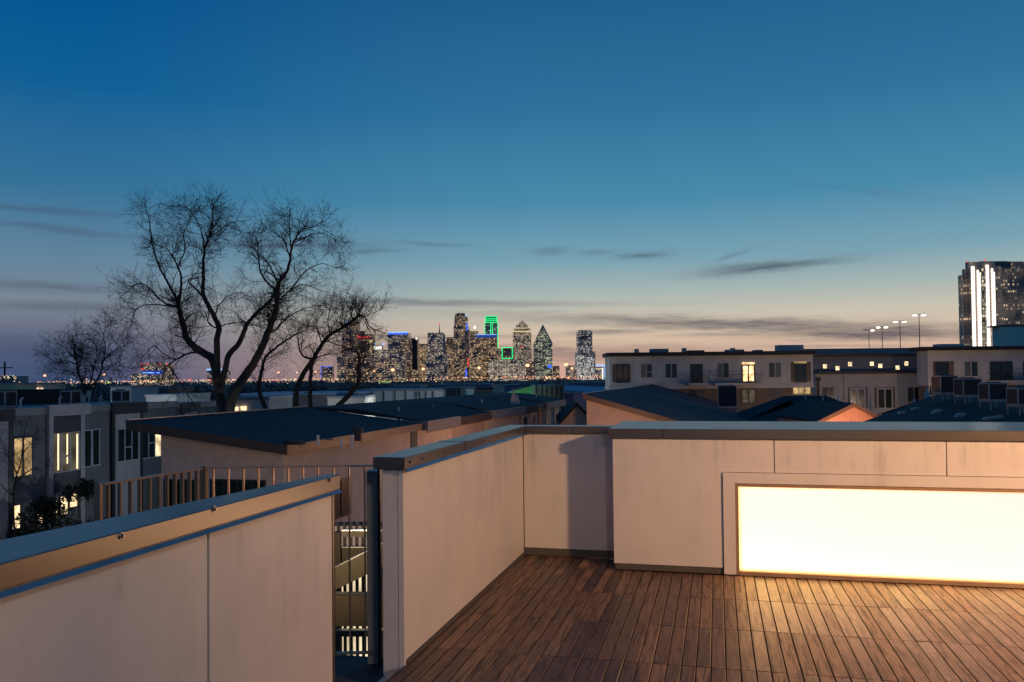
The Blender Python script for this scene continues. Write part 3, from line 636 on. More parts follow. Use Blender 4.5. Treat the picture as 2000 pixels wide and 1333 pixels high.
b, a, z = on_slope(1421, 800); print('slope condenser', b, a, z, eb, ea, e2); condenser('lone tall condenser standing on the broad shingled slope', (b, a, z), 35 / FPX * a, 40 / FPX * a, True)
# --- roofs further right
def hip(name, label, x0, x1, y0, y1, zb, zr, ov=.0, wall='siding_tan', group=None, mat='shingle_dark', run=None):
    T = Thing(name, label, 'house', ((x0 + x1) / 2, (y0 + y1) / 2, GZ), False, group)
    h = (y1 - y0) / 2; r = h * .8 if run is None else run; ym = (y0 + y1) / 2
    mb = MB(); mb.v = [(x0, y0, zb), (x1, y0, zb), (x1, y1, zb), (x0, y1, zb), (x0 + r, ym, zr), (x1 - r, ym, zr)]; mb.f = [(0, 1, 5, 4), (1, 2, 5), (2, 3, 4, 5), (3, 0, 4), (3, 2, 1, 0)]
    T.part('roof', mb, mat); T.part('wall', MB().box(x0 + .4, x1 - .4, y0 + .4, y1 - .4, GZ, zb - .01), wall)
    T.part('fascia', MB().box(x0, x1, y0 - .03, y0, zb - .22, zb + .03), 'fascia'); return T
p, q = ony(1490, 815, 66), ony(1775, 815, 66); zr = ony(1600, 775, 70).z; zb = ony(1600, 835, 66).z
T = hip('hip_roof_house', 'house with a wide dark hipped roof in front of the apartments', p.x, q.x, 66, 80, zb, zr, run=4)
for x in (1573, 1607, 1637, 1700): v = ony(x, 782, 68); T.part('vent_pipe', MB().cyl(v.x, v.y, zb, v.z + .5, .05, 7), 'pipe_pale')
v = ony(1500, 820, 60); q2 = ony(1640, 820, 60)
T = hip('hip_roof_house', 'dark lower hipped roof beside the lone condenser', v.x, q2.x, 58, 66, ony(1560, 834, 58).z, ony(1540, 783, 62).z, run=3)
# the little gable
p0, pa, p1 = ony(1593, 823, 50), ony(1663, 788, 50), ony(1722, 818, 50)
T = Thing('gable_house', 'small gabled roof with pinkish board-and-batten front behind the parapet', 'house', (pa.x, 50, GZ))
glowless = boards_mat('batten_wall', (.62, .36, .27), .5, 'x')
lo = GZ
T.part('wall', MB().prism([(p0.x + .25, 50, lo), (p1.x - .2, 50, lo), (p1.x - .2, 50, p1.z - .1), (pa.x, 50, pa.z - .12), (p0.x + .25, 50, p0.z - .1)], (0, 8, 0)), 'batten_wall')
for s_, e_ in ((p0, pa), (pa, p1)):
    T.part('roof', MB().prism([(s_.x, 49.7, s_.z - .10), (e_.x, 49.7, e_.z - .10), (e_.x, 49.7, e_.z + .03), (s_.x, 49.7, s_.z + .03)], (0, 8.5, 0)), 'shingle_dark')
    T.part('barge_board', MB().prism([(s_.x, 49.64, s_.z - .22), (e_.x, 49.64, e_.z - .22), (e_.x, 49.64, e_.z + .02), (s_.x, 49.64, s_.z + .02)], (0, .055, 0)), 'stucco_brown')
for i in range(7):
    x = p0.x + .7 + i * .48; f = (x - p0.x) / (pa.x - p0.x) if x < pa.x else (p1.x - x) / (p1.x - pa.x); top = (p0.z + (pa.z - p0.z) * f if x < pa.x else p1.z + (pa.z - p1.z) * f) - .2
    T.part('batten', MB().box(x, x + .05, 49.965, 49.999, pa.z - 3, top), 'batten_wall')
# slope with four condensers
gp = [ony(1680, 826, 40), ony(2120, 836, 32), ony(2120, 742, 52), ony(1845, 782, 52)]
T = Thing('dark_slope_house', 'house with a dark shingled slope carrying four condensers in a line', 'house', (gp[0].x + 4, 42, GZ))
mb = MB(); nrm = (gp[1] - gp[0]).cross(gp[2] - gp[0]).normalized(); dd = nrm.dot(gp[0]); gp[3].z = (dd - nrm.x * gp[3].x - nrm.y * gp[3].y) / nrm.z
def gz(x, y): return (dd - nrm.x * x - nrm.y * y) / nrm.z
back = [Vector((gp[3].x + 1, 64, gp[3].z - 2.)), Vector((gp[2].x, 64, gp[2].z - 2.))]
mb.v = [tuple(v) for v in gp] + [tuple(back[0]), tuple(back[1])]; mb.f = [(0, 1, 2, 3), (3, 2, 5, 4)]
T.part('roof', mb, 'shingle_dark')
T.part('wall', MB().prism([(gp[0].x + .4, gp[0].y + .5, GZ), (gp[1].x - .3, gp[1].y + .5, GZ), (gp[2].x - .3, gp[2].y, GZ), (gp[3].x + .4, gp[3].y, GZ)], (0, 0, min(v.z for v in gp) - GZ - .1)), 'siding_tan')
def hitg(px, py):
    r = ray(px, py); t_ = (dd - nrm.dot(EYE)) / nrm.dot(r); return EYE + r * t_
for px, py, lab in ((1846, 783, 'farthest of the four condensers on the dark slope'), (1890, 789, 'second farthest of the four condensers on the dark slope'), (1940, 799, 'third condenser along the dark slope, nearer than the first two'), (1996, 810, 'nearest of the four condensers, cut by the picture edge')):
    v = hitg(px, py); condenser(lab, tuple(v), {1846: .96, 1890: .98, 1940: 1.0, 1996: 1.02}[px] * v.y / 44, .95 * v.y / 44, False, leg=.42)
for px, py in ((1788, 801), (1828, 808), (1832, 805), (1874, 815), (1878, 812), (1930, 820), (1762, 809), (1950, 818)):
    v = hitg(px, py); T.part('roof_vent', MB().prism([(v.x - .2, v.y, v.z - .1), (v.x + .2, v.y, v.z - .1), (v.x + .24, v.y, v.z + .13), (v.x - .1, v.y, v.z + .10)], (0, .25, 0)), 'steel')
for px, py, h, lab in ((1811, 786, 1.15, 'tall pale pointed roof cap before the apartments'), (1786, 791, .5, 'low pale pointed roof cap beside the tall pointed one')):
    v = ony(px, py, 58); solo('roof_finial', MB().tube([(v.x, v.y, v.z - .3), (v.x, v.y, v.z + h)], [.42, .02], 4), 'stucco', tuple(v), label=lab, cat='roof cap')
# small gable left of the sloping roof
p0, pa, p1 = ony(1095, 826, 58), ony(1126, 792, 58), ony(1160, 826, 58)
T = Thing('gable_house', 'small tan gable end between the row houses and the broad slope', 'house', (pa.x, 58, GZ))
T.part('wall', MB().prism([(p0.x, 58, GZ), (p1.x, 58, GZ), (p1.x, 58, p1.z), (pa.x, 58, pa.z), (p0.x, 58, p0.z)], (0, 6, 0)), 'stucco')
for s_, e_ in ((p0, pa), (pa, p1)): T.part('roof', MB().prism([(s_.x, 57.6, s_.z - .02), (e_.x, 57.6, e_.z - .02), (e_.x, 57.6, e_.z + .2), (s_.x, 57.6, s_.z + .2)], (0, 6.6, 0)), 'shingle_dark')

# ------------------------------------------------------------------ apartments
def rect(px0, py0, px1, py1, Y):
    mx, my = (px0 + px1) / 2, (py0 + py1) / 2
    return ony(px0, my, Y).x, ony(px1, my, Y).x, ony(mx, py1, Y).z, ony(mx, py0, Y).z
YA = 100.
pm('roof_edge', (.014, .010, .009), .7); pm('glass_blind', (.10, .105, .10), .35); pm('glass_curtain', (.055, .06, .06), .3)
def apt_window(T, Y, px0, py0, px1, py1, cols=2, pane='glass_dark', frame='stucco_pale', rail=None, panes=None, fw=.09): 
    x0, x1, z0, z1 = rect(px0, py0, px1, py1, Y)
    if pane == 'glass_dark': panes = [random.choice(('glass_dark', 'glass_dark', 'glass_blind', 'glass_curtain')) for _ in range(cols)]
    return window(T, 'y', Y, x0, x1, z0, z1, cols, frame, pane, fw, rail, panes=panes)
def apt_door(T, Y, px0, py0, px1, py1, pane='glass_dark', transom=None, frame='black_frame', loggia=None):
    if loggia: x0, x1, z0, z1 = rect(*loggia, Y); T.part('loggia', MB().box(x0, x1, Y - .02, Y - .002, z0, z1).box(x0 - .06, x0, Y - .1, Y - .002, z0, z1).box(x1, x1 + .06, Y - .1, Y - .002, z0, z1), 'stucco_brown')  # flat brown slab carries the recess's shade in its colour
    x0, x1, z0, z1 = rect(px0, py0, px1, py1, Y)
    d = window(T, 'y', Y - (.021 if loggia else 0), x0, x1, z0, z1, 2, frame, pane, .16, name='french_door')
    if transom: T.part('transom', MB().box(x0 - .1, x1 + .1, Y - .12, Y - .03, z1 + .18, z1 + .42), transom, d)
def balcony(T, Y, px0, py0, px1, py1, deep=1.2):
    x0, x1, z0, z1 = rect(px0, py0, px1, py1, Y); b = T.part('balcony', MB().box(x0, x1, Y - deep, Y - .03, z0, z0 + .28), 'stucco_pale')
    r_ = MB().box(x0, x1, Y - deep, Y - deep + .05, z1 - .05, z1).box(x0, x0 + .05, Y - deep, Y - .1, z1 - .05, z1).box(x1 - .05, x1, Y - deep, Y - .1, z1 - .05, z1).box(x0, x1, Y - deep, Y - deep + .04, z0 + .36, z0 + .41)
    n = max(3, int((x1 - x0) / .16))
    for i in range(n + 1): x = x0 + (x1 - x0 - .03) * i / n; r_.box(x, x + .03, Y - deep + .005, Y - deep + .035, z0 + .28, z1 - .05)
    T.part('railing', r_, 'black_frame', b)
x0, x1, zb, zt = rect(1190, 754, 1588, 690, YA); zt = ony(1390, 689, YA).z; zm = ony(1390, 753, YA).z
T = Thing('apartment_building', 'pale apartment wing with dark roof edge and one glowing balcony door', 'building', ((x0 + x1) / 2, YA, GZ), group='apartment wings behind the roofs')
T.part('wall', MB().box(x0, x1, YA, YA + 4.5, zm, zt - .35), 'stucco_pale'); T.part('lower_wall', MB().box(x0 + .1, x1 - .1, YA + .15, YA + 4.5, GZ, zm - .4), 'stucco_brown')
T.part('floor_band', MB().box(x0 - .08, x1 + .06, YA - .15, YA + 4.4, zm - .4, zm - .002), 'stucco_pale')
T.part('roof', MB().box(x0 - .3, x1 + .3, YA - .5, YA + 4.8, zt - .38, zt + .10), 'roof_edge'); T.part('soffit', MB().box(x0 - .2, x1 + .2, YA - .45, YA - .003, zt - .42, zt - .383), 'stucco')
for px in (1237, 1284, 1335, 1386, 1430, 1490, 1536):
    v = ony(px, 720, YA); T.part('wall_joint', MB().box(v.x, v.x + .05, YA - .012, YA - .001, zm, zt - .42), 'concrete')
apt_door(T, YA, 1206, 714, 1226, 746, loggia=(1197, 712, 1230, 747))
apt_window(T, YA, 1252, 712, 1273, 738, rail={1: .4}); apt_window(T, YA, 1300, 711, 1322, 738)
apt_door(T, YA, 1351, 714, 1370, 747); balcony(T, YA, 1341, 733, 1380, 753)
apt_window(T, YA, 1401, 710, 1423, 738, panes=['glass_dark', 'glass_dark']); apt_door(T, YA, 1451, 715, 1472, 745, 'lit_door', 'lit_door'); balcony(T, YA, 1392, 731, 1481, 753)
apt_window(T, YA, 1502, 709, 1525, 737); apt_door(T, YA, 1553, 713, 1573, 745, transom='lit_amber', loggia=(1546, 708, 1582, 746))
apt_window(T, YA + .15, 1350, 764, 1372, 780, frame='black_frame'); apt_door(T, YA + .15, 1450, 762, 1474, 787, 'lit_dim'); apt_window(T, YA + .15, 1502, 758, 1526, 775, frame='stucco_brown'); apt_window(T, YA + .15, 1549, 757, 1582, 770, 3, 'lit_amber', 'lit_dim')
for px, py, s_ in ((1408, 716, .14), (1409, 731, .1), (1304, 724, .1), (1306, 722, .07), (1317, 717, .07), (1519, 727, .12), (1523, 732, .08)):
    pass
for i, (px0, px1, py, lab) in enumerate(((1240, 1248, 682, 'small square chimney cap at the near end of the apartment roof'), (1333, 1341, 680, 'second square chimney cap along the apartment roof'), (1428, 1436, 680, 'third square chimney cap along the apartment roof'))):
    v = rect(px0, py, px1, 690, YA + 1.5); solo('chimney_cap', MB().box(v[0], v[1], YA + 1.5, YA + 2.1, zt + .03, v[3]), 'steel', (v[0], YA + 1.5, zt), label=lab, cat='chimney', group='chimney caps on the apartment roof')
for px0, px1, py, lab, mt in ((1272, 1306, 681.5, 'long low pink-grey roof unit on the apartment wing', 'concrete'), (1343, 1376, 684.5, 'long low dark roof unit on the apartment wing', 'panel_slate'), (1421, 1454, 683, 'long low grey roof unit near the glowing door', 'concrete'), (1521, 1570, 674, 'large pale green rooftop box at the wing end', 'panel_white'), (1476, 1490, 683.5, 'small grey roof unit between two larger ones', 'concrete')):
    v = rect(px0, py, px1, 690, YA + 3); solo('roof_unit', MB().box(v[0], v[1], YA + 3, YA + 4.6, zt + .03, v[3]).box(v[0] + .1, v[1] - .2, YA + 2.95, YA + 2.995, zt + .1, v[3] - .15), mt, ((v[0] + v[1]) / 2, YA + 3, zt), label=lab, cat='roof unit', bevel=.03)
# middle link
YM = 105.; x0, x1, _, zt2 = rect(1588, 697, 1812, 692, YM); zt2 = ony(1700, 692, YM).z; zb1 = ony(1700, 725, YM).z
T = Thing('apartment_building', 'recessed apartment link with a row of small glowing square windows', 'building', ((x0 + x1) / 2, YM, GZ), group='apartment wings behind the roofs')
T.part('wall', MB().box(x0, x1, YM, YM + 14, zb1, zt2 - .3), 'siding_grey'); T.part('lower_wall', MB().box(x0, x1, YM - .8, YM + 14, GZ, zb1 - .35), 'stucco_pale')
T.part('roof', MB().box(x0, x1 - .9, YM - .3, YM + 14, zt2 - .3, zt2 + .06), 'fascia'); T.part('ledge', MB().box(x0 + .2, x1, YM - 1.1, YM + 13.9, zb1 - .35, zb1 - .003), 'fascia')
for px, py in ((1611, 716), (1635.5, 719.5), (1660, 711.5), (1702.6, 711), (1719, 715), (1752.8, 718.4), (1770, 710.4)):
    x_0, x_1, z_0, z_1 = rect(px - 3.9, py - 4, px + 3.9, py + 4, YM); window(T, 'y', YM, x_0, x_1, z_0, z_1, 1, 'siding_grey', 'lit_bright', .07)
for px in (1642, 1758): v = ony(px, 750, YM); T.part('pilaster', MB().box(v.x, v.x + .5, YM - .98, YM - .801, GZ, zb1 - .36), 'stucco_pale')
Yl = YM - .8; apt_window(T, Yl, 1606, 757, 1629, 790); apt_door(T, Yl, 1662, 761, 1688, 797, loggia=(1656, 757, 1693, 797), frame='white_frame'); apt_door(T, Yl, 1715, 761, 1741, 797, loggia=(1709, 757, 1746, 797), frame='white_frame'); apt_window(T, Yl, 1773, 757, 1797, 785)
for px in (1597, 1806): v = ony(px, 745, Yl); T.part('downpipe', MB().box(v.x - .12, v.x + .12, Yl - .3, Yl - .01, GZ, v.z).box(v.x - .25, v.x + .25, Yl - .4, Yl - .012, v.z, v.z + .5), 'black_frame')
# right wing
YR = 97.; x0, x1 = ony(1812, 700, YR).x, ony(2140, 700, YR).x; zt3 = ony(1900, 679, YR).z; zm3 = ony(1900, 748, YR).z
T = Thing('apartment_building', 'pale apartment wing at the picture edge below the tall tower', 'building', ((x0 + x1) / 2, YR, GZ), group='apartment wings behind the roofs')
T.part('wall', MB().box(x0, x1, YR, YR + 2.6, zm3, zt3 - .3), 'stucco_pale'); T.part('lower_wall', MB().box(x0 + .1, x1, YR + .15, YR + 2.6, GZ, zm3 - .3), 'stucco_brown'); T.part('floor_band', MB().box(x0 - .06, x1, YR - .12, YR + 2.5, zm3 - .3, zm3 - .002), 'stucco_pale')
T.part('roof', MB().box(x0 - .9, x1 + .5, YR - .6, YR + 2.9, zt3 - .33, zt3 + .12), 'roof_edge'); T.part('soffit', MB().box(x0 - .1, x1 + .2, YR - .5, YR - .003, zt3 - .37, zt3 - .333), 'stucco')
apt_door(T, YR, 1829, 710, 1850, 744, loggia=(1823, 706, 1861, 744)); apt_window(T, YR, 1884, 707, 1909, 735); apt_door(T, YR, 1936, 709, 1975, 743); balcony(T, YR, 1927, 729, 1988, 748); apt_window(T, YR, 1997, 706, 2022, 735); apt_window(T, YR + .15, 1815, 756, 1832, 772)
# parking deck behind, with its lamp posts
YG = 150.; x0, x1 = ony(1560, 690, YG).x, ony(1900, 690, YG).x; zg = ony(1700, 680.5, YG).z
T = Thing('parking_deck', 'long pale grey parking deck parapet behind the apartments', 'parking garage', ((x0 + x1) / 2, YG, GZ)); T.part('wall', MB().box(x0, x1, YG, YG + 40, GZ, zg - .15), 'concrete'); T.part('coping', MB().box(x0 - .1, x1 + .1, YG - .12, YG + 40, zg - .148, zg), 'steel')
pm('pole', (.08, .08, .085), .5, .5); glow('lamp_white', (1., .93, .80), 7.)
for px, py, Y, both, lab in ((1697, 645, 190, (0, 1), 'shortest twin-headed lamp post on the parking deck, one head dim'), (1722.5, 639, 176, (1, 1), 'second shortest twin-headed lamp post on the parking deck'), (1757.5, 628, 165, (1, 1), 'second tallest twin-headed lamp post, brightly lit'), (1795, 615, 154, (1, 1), 'tallest twin-headed lamp post on the parking deck')):
    v = ony(px, py, Y); L = Thing('lamp_post', lab, 'lamp post', (v.x, Y, zg - .1), group='twin-headed lamp posts on the parking deck')
    L.part('pole', MB().cyl(v.x, Y, zg - .2, v.z, .09, 8, .06), 'pole'); L.part('arm', MB().box(v.x - .55, v.x + .55, Y - .05, Y + .05, v.z, v.z + .1), 'pole')
    for s_ in (0, 1):
        sx = -1 if s_ == 0 else 1; hd = L.part('lamp_head', MB().box(v.x + sx * .5, v.x + sx * 1.15, Y - .25, Y + .25, v.z - .02, v.z + .12), 'pole')
        L.part('lens', MB().box(v.x + sx * .53, v.x + sx * 1.12, Y - .29, Y + .2, v.z - .21 if both[s_] else v.z - .04, v.z - .021), 'lamp_white' if both[s_] else 'steel', hd)
v = rect(1958, 637, 2090, 690, 130); T = Thing('stair_tower', 'pale green boxy rooftop block in front of the tall tower', 'building', ((v[0] + v[1]) / 2, 130, GZ))
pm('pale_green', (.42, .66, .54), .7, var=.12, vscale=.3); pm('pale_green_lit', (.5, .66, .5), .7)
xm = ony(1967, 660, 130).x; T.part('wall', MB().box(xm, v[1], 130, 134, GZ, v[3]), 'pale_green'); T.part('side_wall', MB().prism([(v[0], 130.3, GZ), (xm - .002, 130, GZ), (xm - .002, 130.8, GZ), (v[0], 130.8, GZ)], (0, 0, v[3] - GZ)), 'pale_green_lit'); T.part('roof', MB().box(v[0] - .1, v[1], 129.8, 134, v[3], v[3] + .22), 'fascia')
for px0, px1, py, lab in ((1835, 1882, 672, 'long low roof unit just before the tall tower'),):
    v = rect(px0, py, px1, 682, YR + 1); solo('roof_unit', MB().box(v[0], v[1], YR + 1, YR + 2.6, zt3 + .04, v[3]).box(v[0] + .6, v[1] + .8, YR + .9, YR + .99, zt3 + .05, zt3 + .3), 'panel_white', (v[0], YR + 1, zt3), label=lab, cat='roof unit', bevel=.03)

# ------------------------------------------------------------------ unseen lamps added in the lanes to light the house fronts
glow('added_globe', (1., .68, .46), 520., sample=True); glow('added_globe_orange', (1., .46, .24), 1500., sample=True)
def added_street_lamp(label, p, r=.22, mat='added_globe', zg=GZ):
    L = Thing('added_street_lamp', label, 'street lamp', (p.x, p.y, zg), group='unseen globe lamps added in the lanes')
    L.part('pole', MB().cyl(p.x, p.y, zg, p.z - r * .9, .09, 10, .05), 'pole'); L.part('base', MB().cyl(p.x, p.y, zg, zg + .5, .16, 10, .12), 'pole')
    L.part('globe', MB().ball(p, r, 12, 8), mat, smooth=True)
for i, (px, z) in enumerate(((1260, -3.2), (1420, -3.2), (1590, -3.2), (1760, -3.2), (1930, -3.2))):
    v = ony(px, 780, 86); added_street_lamp(('first', 'second', 'third', 'fourth', 'fifth')[i] + ' unseen globe lamp added to light the apartments, counted from the skyline side', Vector((v.x, 86, z)), .22)
v = W(-6.0, 14.2, 0); added_street_lamp('unseen globe lamp added in the yard to light the tan house', Vector((v.x, v.y, -4.2)), .2)
v = ony(1655, 862, 46.2); added_street_lamp('unseen low globe lamp added to light the small pinkish gable', v, .13, 'added_globe_orange')
v = ony(1175, 880, 40); added_street_lamp('unseen globe lamp added to light the tan wall of the broad sloping roof', v, .15, 'added_globe_orange')

glow('added_globe_cool', (.84, .94, 1.), 600., sample=True)  # unseen cool lamps, added to brighten the middle distance and townhouses
for px, Y, z, lab in ((770, 104, -2.9, 'unseen cool globe lamp added to light the long white wall'), (940, 108, -2.9, 'unseen cool globe lamp added among the teal boxes'), (1062, 96, -2.9, 'unseen cool globe lamp added to light the green wedge building'), (100, 122, -3.2, 'unseen cool globe lamp added behind the townhouse roofs'), (300, 84, -2.6, 'unseen cool globe lamp added behind the black framed bay'), (590, 92, -2.6, 'unseen cool globe lamp added behind the smaller bare tree')):
    v = ony(px, 780, Y); added_street_lamp(lab, Vector((v.x, Y, z)), .2, 'added_globe_cool')
v = W(-22.5, 33.5, 0); added_street_lamp('unseen cool globe lamp added in the street to light the townhouses', Vector((v.x, v.y, -3.4)), .095, 'added_globe_cool')
# ------------------------------------------------------------------ skyline
LW, LC = (1., .66, .36), (1., .80, .56)
def tm(i, wall, lit, cw, ch, frac, **k):
    k['strength'] = k.get('strength', 1.2) * .8; wall = tuple(c * 1.7 + .03 for c in wall); cw *= .8; ch *= .5; frac = frac * .9 + .10  # walls lightened: distance haze is put into their base colour
    return tower_mat('facade_%d' % i, wall, lit, cw, ch, frac, seed=float(i), **k)
DB = (.055, .065, .12); BR = (.11, .075, .07); GR = (.10, .10, .14)
glow('neon_green', (.03, 1., .28), 1.15); glow('neon_blue', (.05, .16, 1.), 1.1); glow('neon_paleblue', (.30, .55, 1.), 1.2); glow('neon_red', (1., .04, .06), 1.4); glow('neon_white', (1., .93, .82), 1.6); glow('gold_light', (1., .78, .42), .8)
YS = 3500.
NSK = [0]
def tower(label, tiers, mat, Y=YS, deep=None, name='skyscraper', group='downtown skyline towers'):
    """tiers: (px0, px1, ytop, ybottom) boxes"""
    NSK[0] += 1
    t0 = tiers[-1]; cx = ony((t0[0] + t0[1]) / 2, 740, Y).x; T = Thing(name, label, 'skyscraper' if Y > 1000 else 'building', (cx, Y, GZ), group=group)
    for j, (a, b, yt, yb) in enumerate(tiers):
        x0, x1, z0, z1 = rect(a, yt, b, yb, Y); z0 = GZ if yb > 738 else z0
        d = (deep or (x1 - x0)); o = .6 * j
        T.part('tier' if len(tiers) > 1 else 'body', MB().box(x0, x1, Y + 2 - o, Y + 2 + d, z0, z1), mat)
    T.Y = Y; return T
def bar(T, name, px0, py0, px1, py1, mat, dz=-2.2, parent=None):
    x0, x1, z0, z1 = rect(px0, py0, px1, py1, T.Y); return T.part(name, MB().box(x0, x1, T.Y + dz, T.Y + dz + 1.5, z0, z1), mat, parent)
T = tower('dark blue stepped tower seen through the branches', [(668, 700, 645, 745), (671, 698, 626, 645)], tm(1, DB, LW, 9, 8, .28)); bar(T, 'crown_light', 675, 627, 684, 632, 'neon_paleblue')
T = tower('dark hotel tower with a red lettered sign', [(695, 728, 653, 745)], tm(2, DB, LW, 9, 9, .2)); bar(T, 'light_strip', 722, 664, 727, 690, 'gold_light'); bar(T, 'light_strip', 706, 664, 721, 666, 'gold_light'); bar(T, 'roof_house', 697, 647, 712, 653, tm(2.5, BR, LW, 9, 9, .0), 0)
x0, x1, z0, z1 = rect(697, 655.0, 723, 661.5, YS)
cu = bpy.data.curves.new('sign', 'FONT'); cu.body = 'Sheraton'; cu.size = 1; cu.extrude = .05; tmp = bpy.data.objects.new('tmp', cu); COL.objects.link(tmp)
bpy.context.view_layer.update(); me = bpy.data.meshes.new_from_object(tmp.evaluated_get(bpy.context.evaluated_depsgraph_get())); bpy.data.objects.remove(tmp)
xs = [v.co.x for v in me.vertices]; ys = [v.co.y for v in me.vertices]
for v in me.vertices: v.co = Vector(((v.co.x - min(xs)) / (max(xs) - min(xs)) * (x1 - x0) + x0 - T.org.x, -3. + v.co.z, (v.co.y - min(ys)) / (max(ys) - min(ys)) * (z1 - z0) + z0 - T.org.z))
me.materials.append(MAT['neon_red']); ob = bpy.data.objects.new('sign_lettering', me); COL.objects.link(ob); ob.parent = T.o; ob['label'] = 'glowing red lettered sign'
T = tower('low tower with white lit crown and blue lamps', [(728, 756, 684, 745), (729, 746, 676, 684)], tm(3, GR, LC, 8, 8, .35)); bar(T, 'crown_light', 730, 677, 745, 683, 'neon_white'); bar(T, 'blue_lamp', 731.5, 671, 735, 674, 'neon_paleblue'); bar(T, 'blue_lamp', 746, 671, 751, 674, 'neon_paleblue')
T = tower('broad dark tower with a blue line of light along its top', [(757, 797, 650, 745)], tm(4, DB, LC, 8, 9, .18)); bar(T, 'crown_light', 757, 648.5, 797, 650.5, 'neon_paleblue'); bar(T, 'crown_band', 757.5, 651, 796, 653.5, 'neon_blue')
T = tower('dark slab overlapping the blue-topped tower', [(783, 815, 661, 745)], tm(5, (.045, .045, .07), LW, 8, 10, .2), Y=YS - 90); bar(T, 'corner_light', 812, 660, 815, 663.5, 'neon_white'); bar(T, 'dark_edge', 805, 663, 815, 722, 'fin_dark', 0)
tower('blue-grey low tower in front of the dark slab', [(757, 790, 692, 745)], tm(6, DB, LC, 8, 7, .22), Y=YS - 200)
tower('wide low block with rows of lit floors behind the orange lamps', [(722, 770, 700, 745)], tm(7, GR, LW, 8, 9, .45, rowvar=.6), Y=YS - 260)
tower('pale lit block between the dark slab and the spired tower', [(815, 843, 672, 745)], tm(8, (.16, .14, .13), LW, 8, 8, .55), Y=YS + 60)
T = tower('flat-topped tower with a thin lit spire', [(835, 866, 650, 745)], tm(9, DB, LC, 8, 8, .36)); x_, _, za, zb_ = rect(856.5, 632, 858.5, 650, YS); T.part('spire', MB().cyl(x_ + 2, YS + 20, za, zb_, 3, 6, .6), 'fin_dark'); T.part('beacon', MB().ball((x_ + 2, YS + 20, zb_), 3.4), 'neon_red'); bar(T, 'edge_strip', 866, 654, 870, 692, 'panel_white')
tower('dark glass block before the spired tower', [(832, 873, 694, 745)], tm(10, (.04, .06, .12), LC, 9, 8, .2), Y=YS - 240)
tower('dark shadowed tower beside the tall rounded one', [(868, 887, 667, 745), (872, 885, 659, 667)], tm(11, (.06, .05, .07), LW, 8, 9, .12), Y=YS + 80)
tower('narrow amber lit block below the shadowed tower', [(873, 885, 691, 745)], tm(12, BR, LW, 7, 8, .55), Y=YS - 150)
# tall rounded one
T = Thing('skyscraper', 'tallest dark tower with rounded top and blue lit flank', 'skyscraper', (ony(900, 740, YS).x, YS, GZ), group='downtown skyline towers'); T.Y = YS
pts = [(886, 745), (916.5, 745), (916.5, 640), (913, 637), (913, 622), (909, 613.5), (905, 611.5), (893, 611.5), (889.5, 614), (887.5, 622), (887.5, 636), (886, 637)]
def outline(T, name, pts, mat, Y, d, parent=None):
    P = []
    for x, y in pts: v = ony(x, y, Y); P.append((v.x, Y, GZ if y >= 744 else v.z))
    return T.part(name, MB().prism(P, (0, d, 0)), mat, parent)
outline(T, 'body', pts, tm(13, (.06, .055, .09), LW, 8, 8.5, .42), YS, 55)
bar(T, 'flank_light', 911, 638, 914, 646, 'neon_blue'); bar(T, 'flank_light', 909, 614, 911.5, 618, 'neon_paleblue'); bar(T, 'flank_light', 910.5, 630, 913, 637, 'neon_blue'); bar(T, 'dark_flank', 908, 646, 916, 740, tm(13.5, (.07, .05, .10), LW, 9, 9, .04), -1.2); bar(T, 'red_line', 914, 700, 915.5, 716, 'neon_red'); bar(T, 'flank_light', 909, 722, 912, 737, 'neon_blue')
T = tower('slim grey tower with a bright white roof lamp', [(917, 934, 647, 745)], tm(14, GR, LW, 8, 9, .3), Y=YS + 150); bar(T, 'roof_lamp', 925.5, 637, 929, 642.5, 'neon_white')
T = tower('tall tower outlined in green light', [(947, 972.5, 630, 745), (948.5, 970, 618, 630)], tm(15, (.05, .06, .08), (.7, .75, .8), 9, 9, .12), Y=YS + 200)
for a, b, c, d in ((948, 617.6, 970.5, 619), (947.6, 618, 949, 630), (969.6, 618, 971, 630), (946, 629.4, 973, 630.8), (946, 630, 947.3, 654), (971.6, 630, 973, 681), (957.6, 630, 959, 654), (961.2, 630, 962.6, 654), (949, 622.5, 970, 624), (949, 626, 970, 627.2)): bar(T, 'neon_tube', a, b, c, d, 'neon_green')
T.part('crown_panel', MB().box(*rect(949, 619, 970, 629, YS + 200)[:2], YS + 199, YS + 200.5, *rect(949, 619, 970, 629, YS + 200)[2:]), pm('green_glass', (.02, .12, .06), .4, emit=(.02, .5, .15), estr=.35))
T = tower('brown lit block with a blue band along its roof', [(929, 971, 654, 745)], tm(16, BR, LW, 8, 9, .5)); bar(T, 'crown_band', 929, 654, 971, 659.5, pm('deep_blue', (.02, .05, .2), .4, emit=(.02, .09, .5), estr=.5)); bar(T, 'crown_light', 929, 653.4, 971, 655, 'neon_paleblue')
tower('brown lit block left of the blue-banded one', [(918, 940, 664, 745)], tm(17, BR, LW, 8, 9, .55), Y=YS - 100)
T = tower('dark block with a green square of light', [(955, 1004, 681, 745)], tm(18, (.07, .05, .055), LW, 8, 9, .42), Y=YS - 150)
for a, b, c, d in ((980, 678.6, 1001.5, 680.2), (980, 699.6, 1001.5, 701.2), (980, 680, 981.6, 700), (999.9, 680, 1001.5, 700)): bar(T, 'neon_tube', a, b, c, d, 'neon_green')
bar(T, 'square_face', 981.8, 680.4, 999.7, 699.5, tm(18.5, (.05, .035, .05), LW, 8, 9, .1), -1.)
tower('wide bright low block under the green square', [(953, 1036, 703, 745)], tm(19, (.16, .14, .12), LC, 8, 8, .72, strength=1.3), Y=YS - 300)
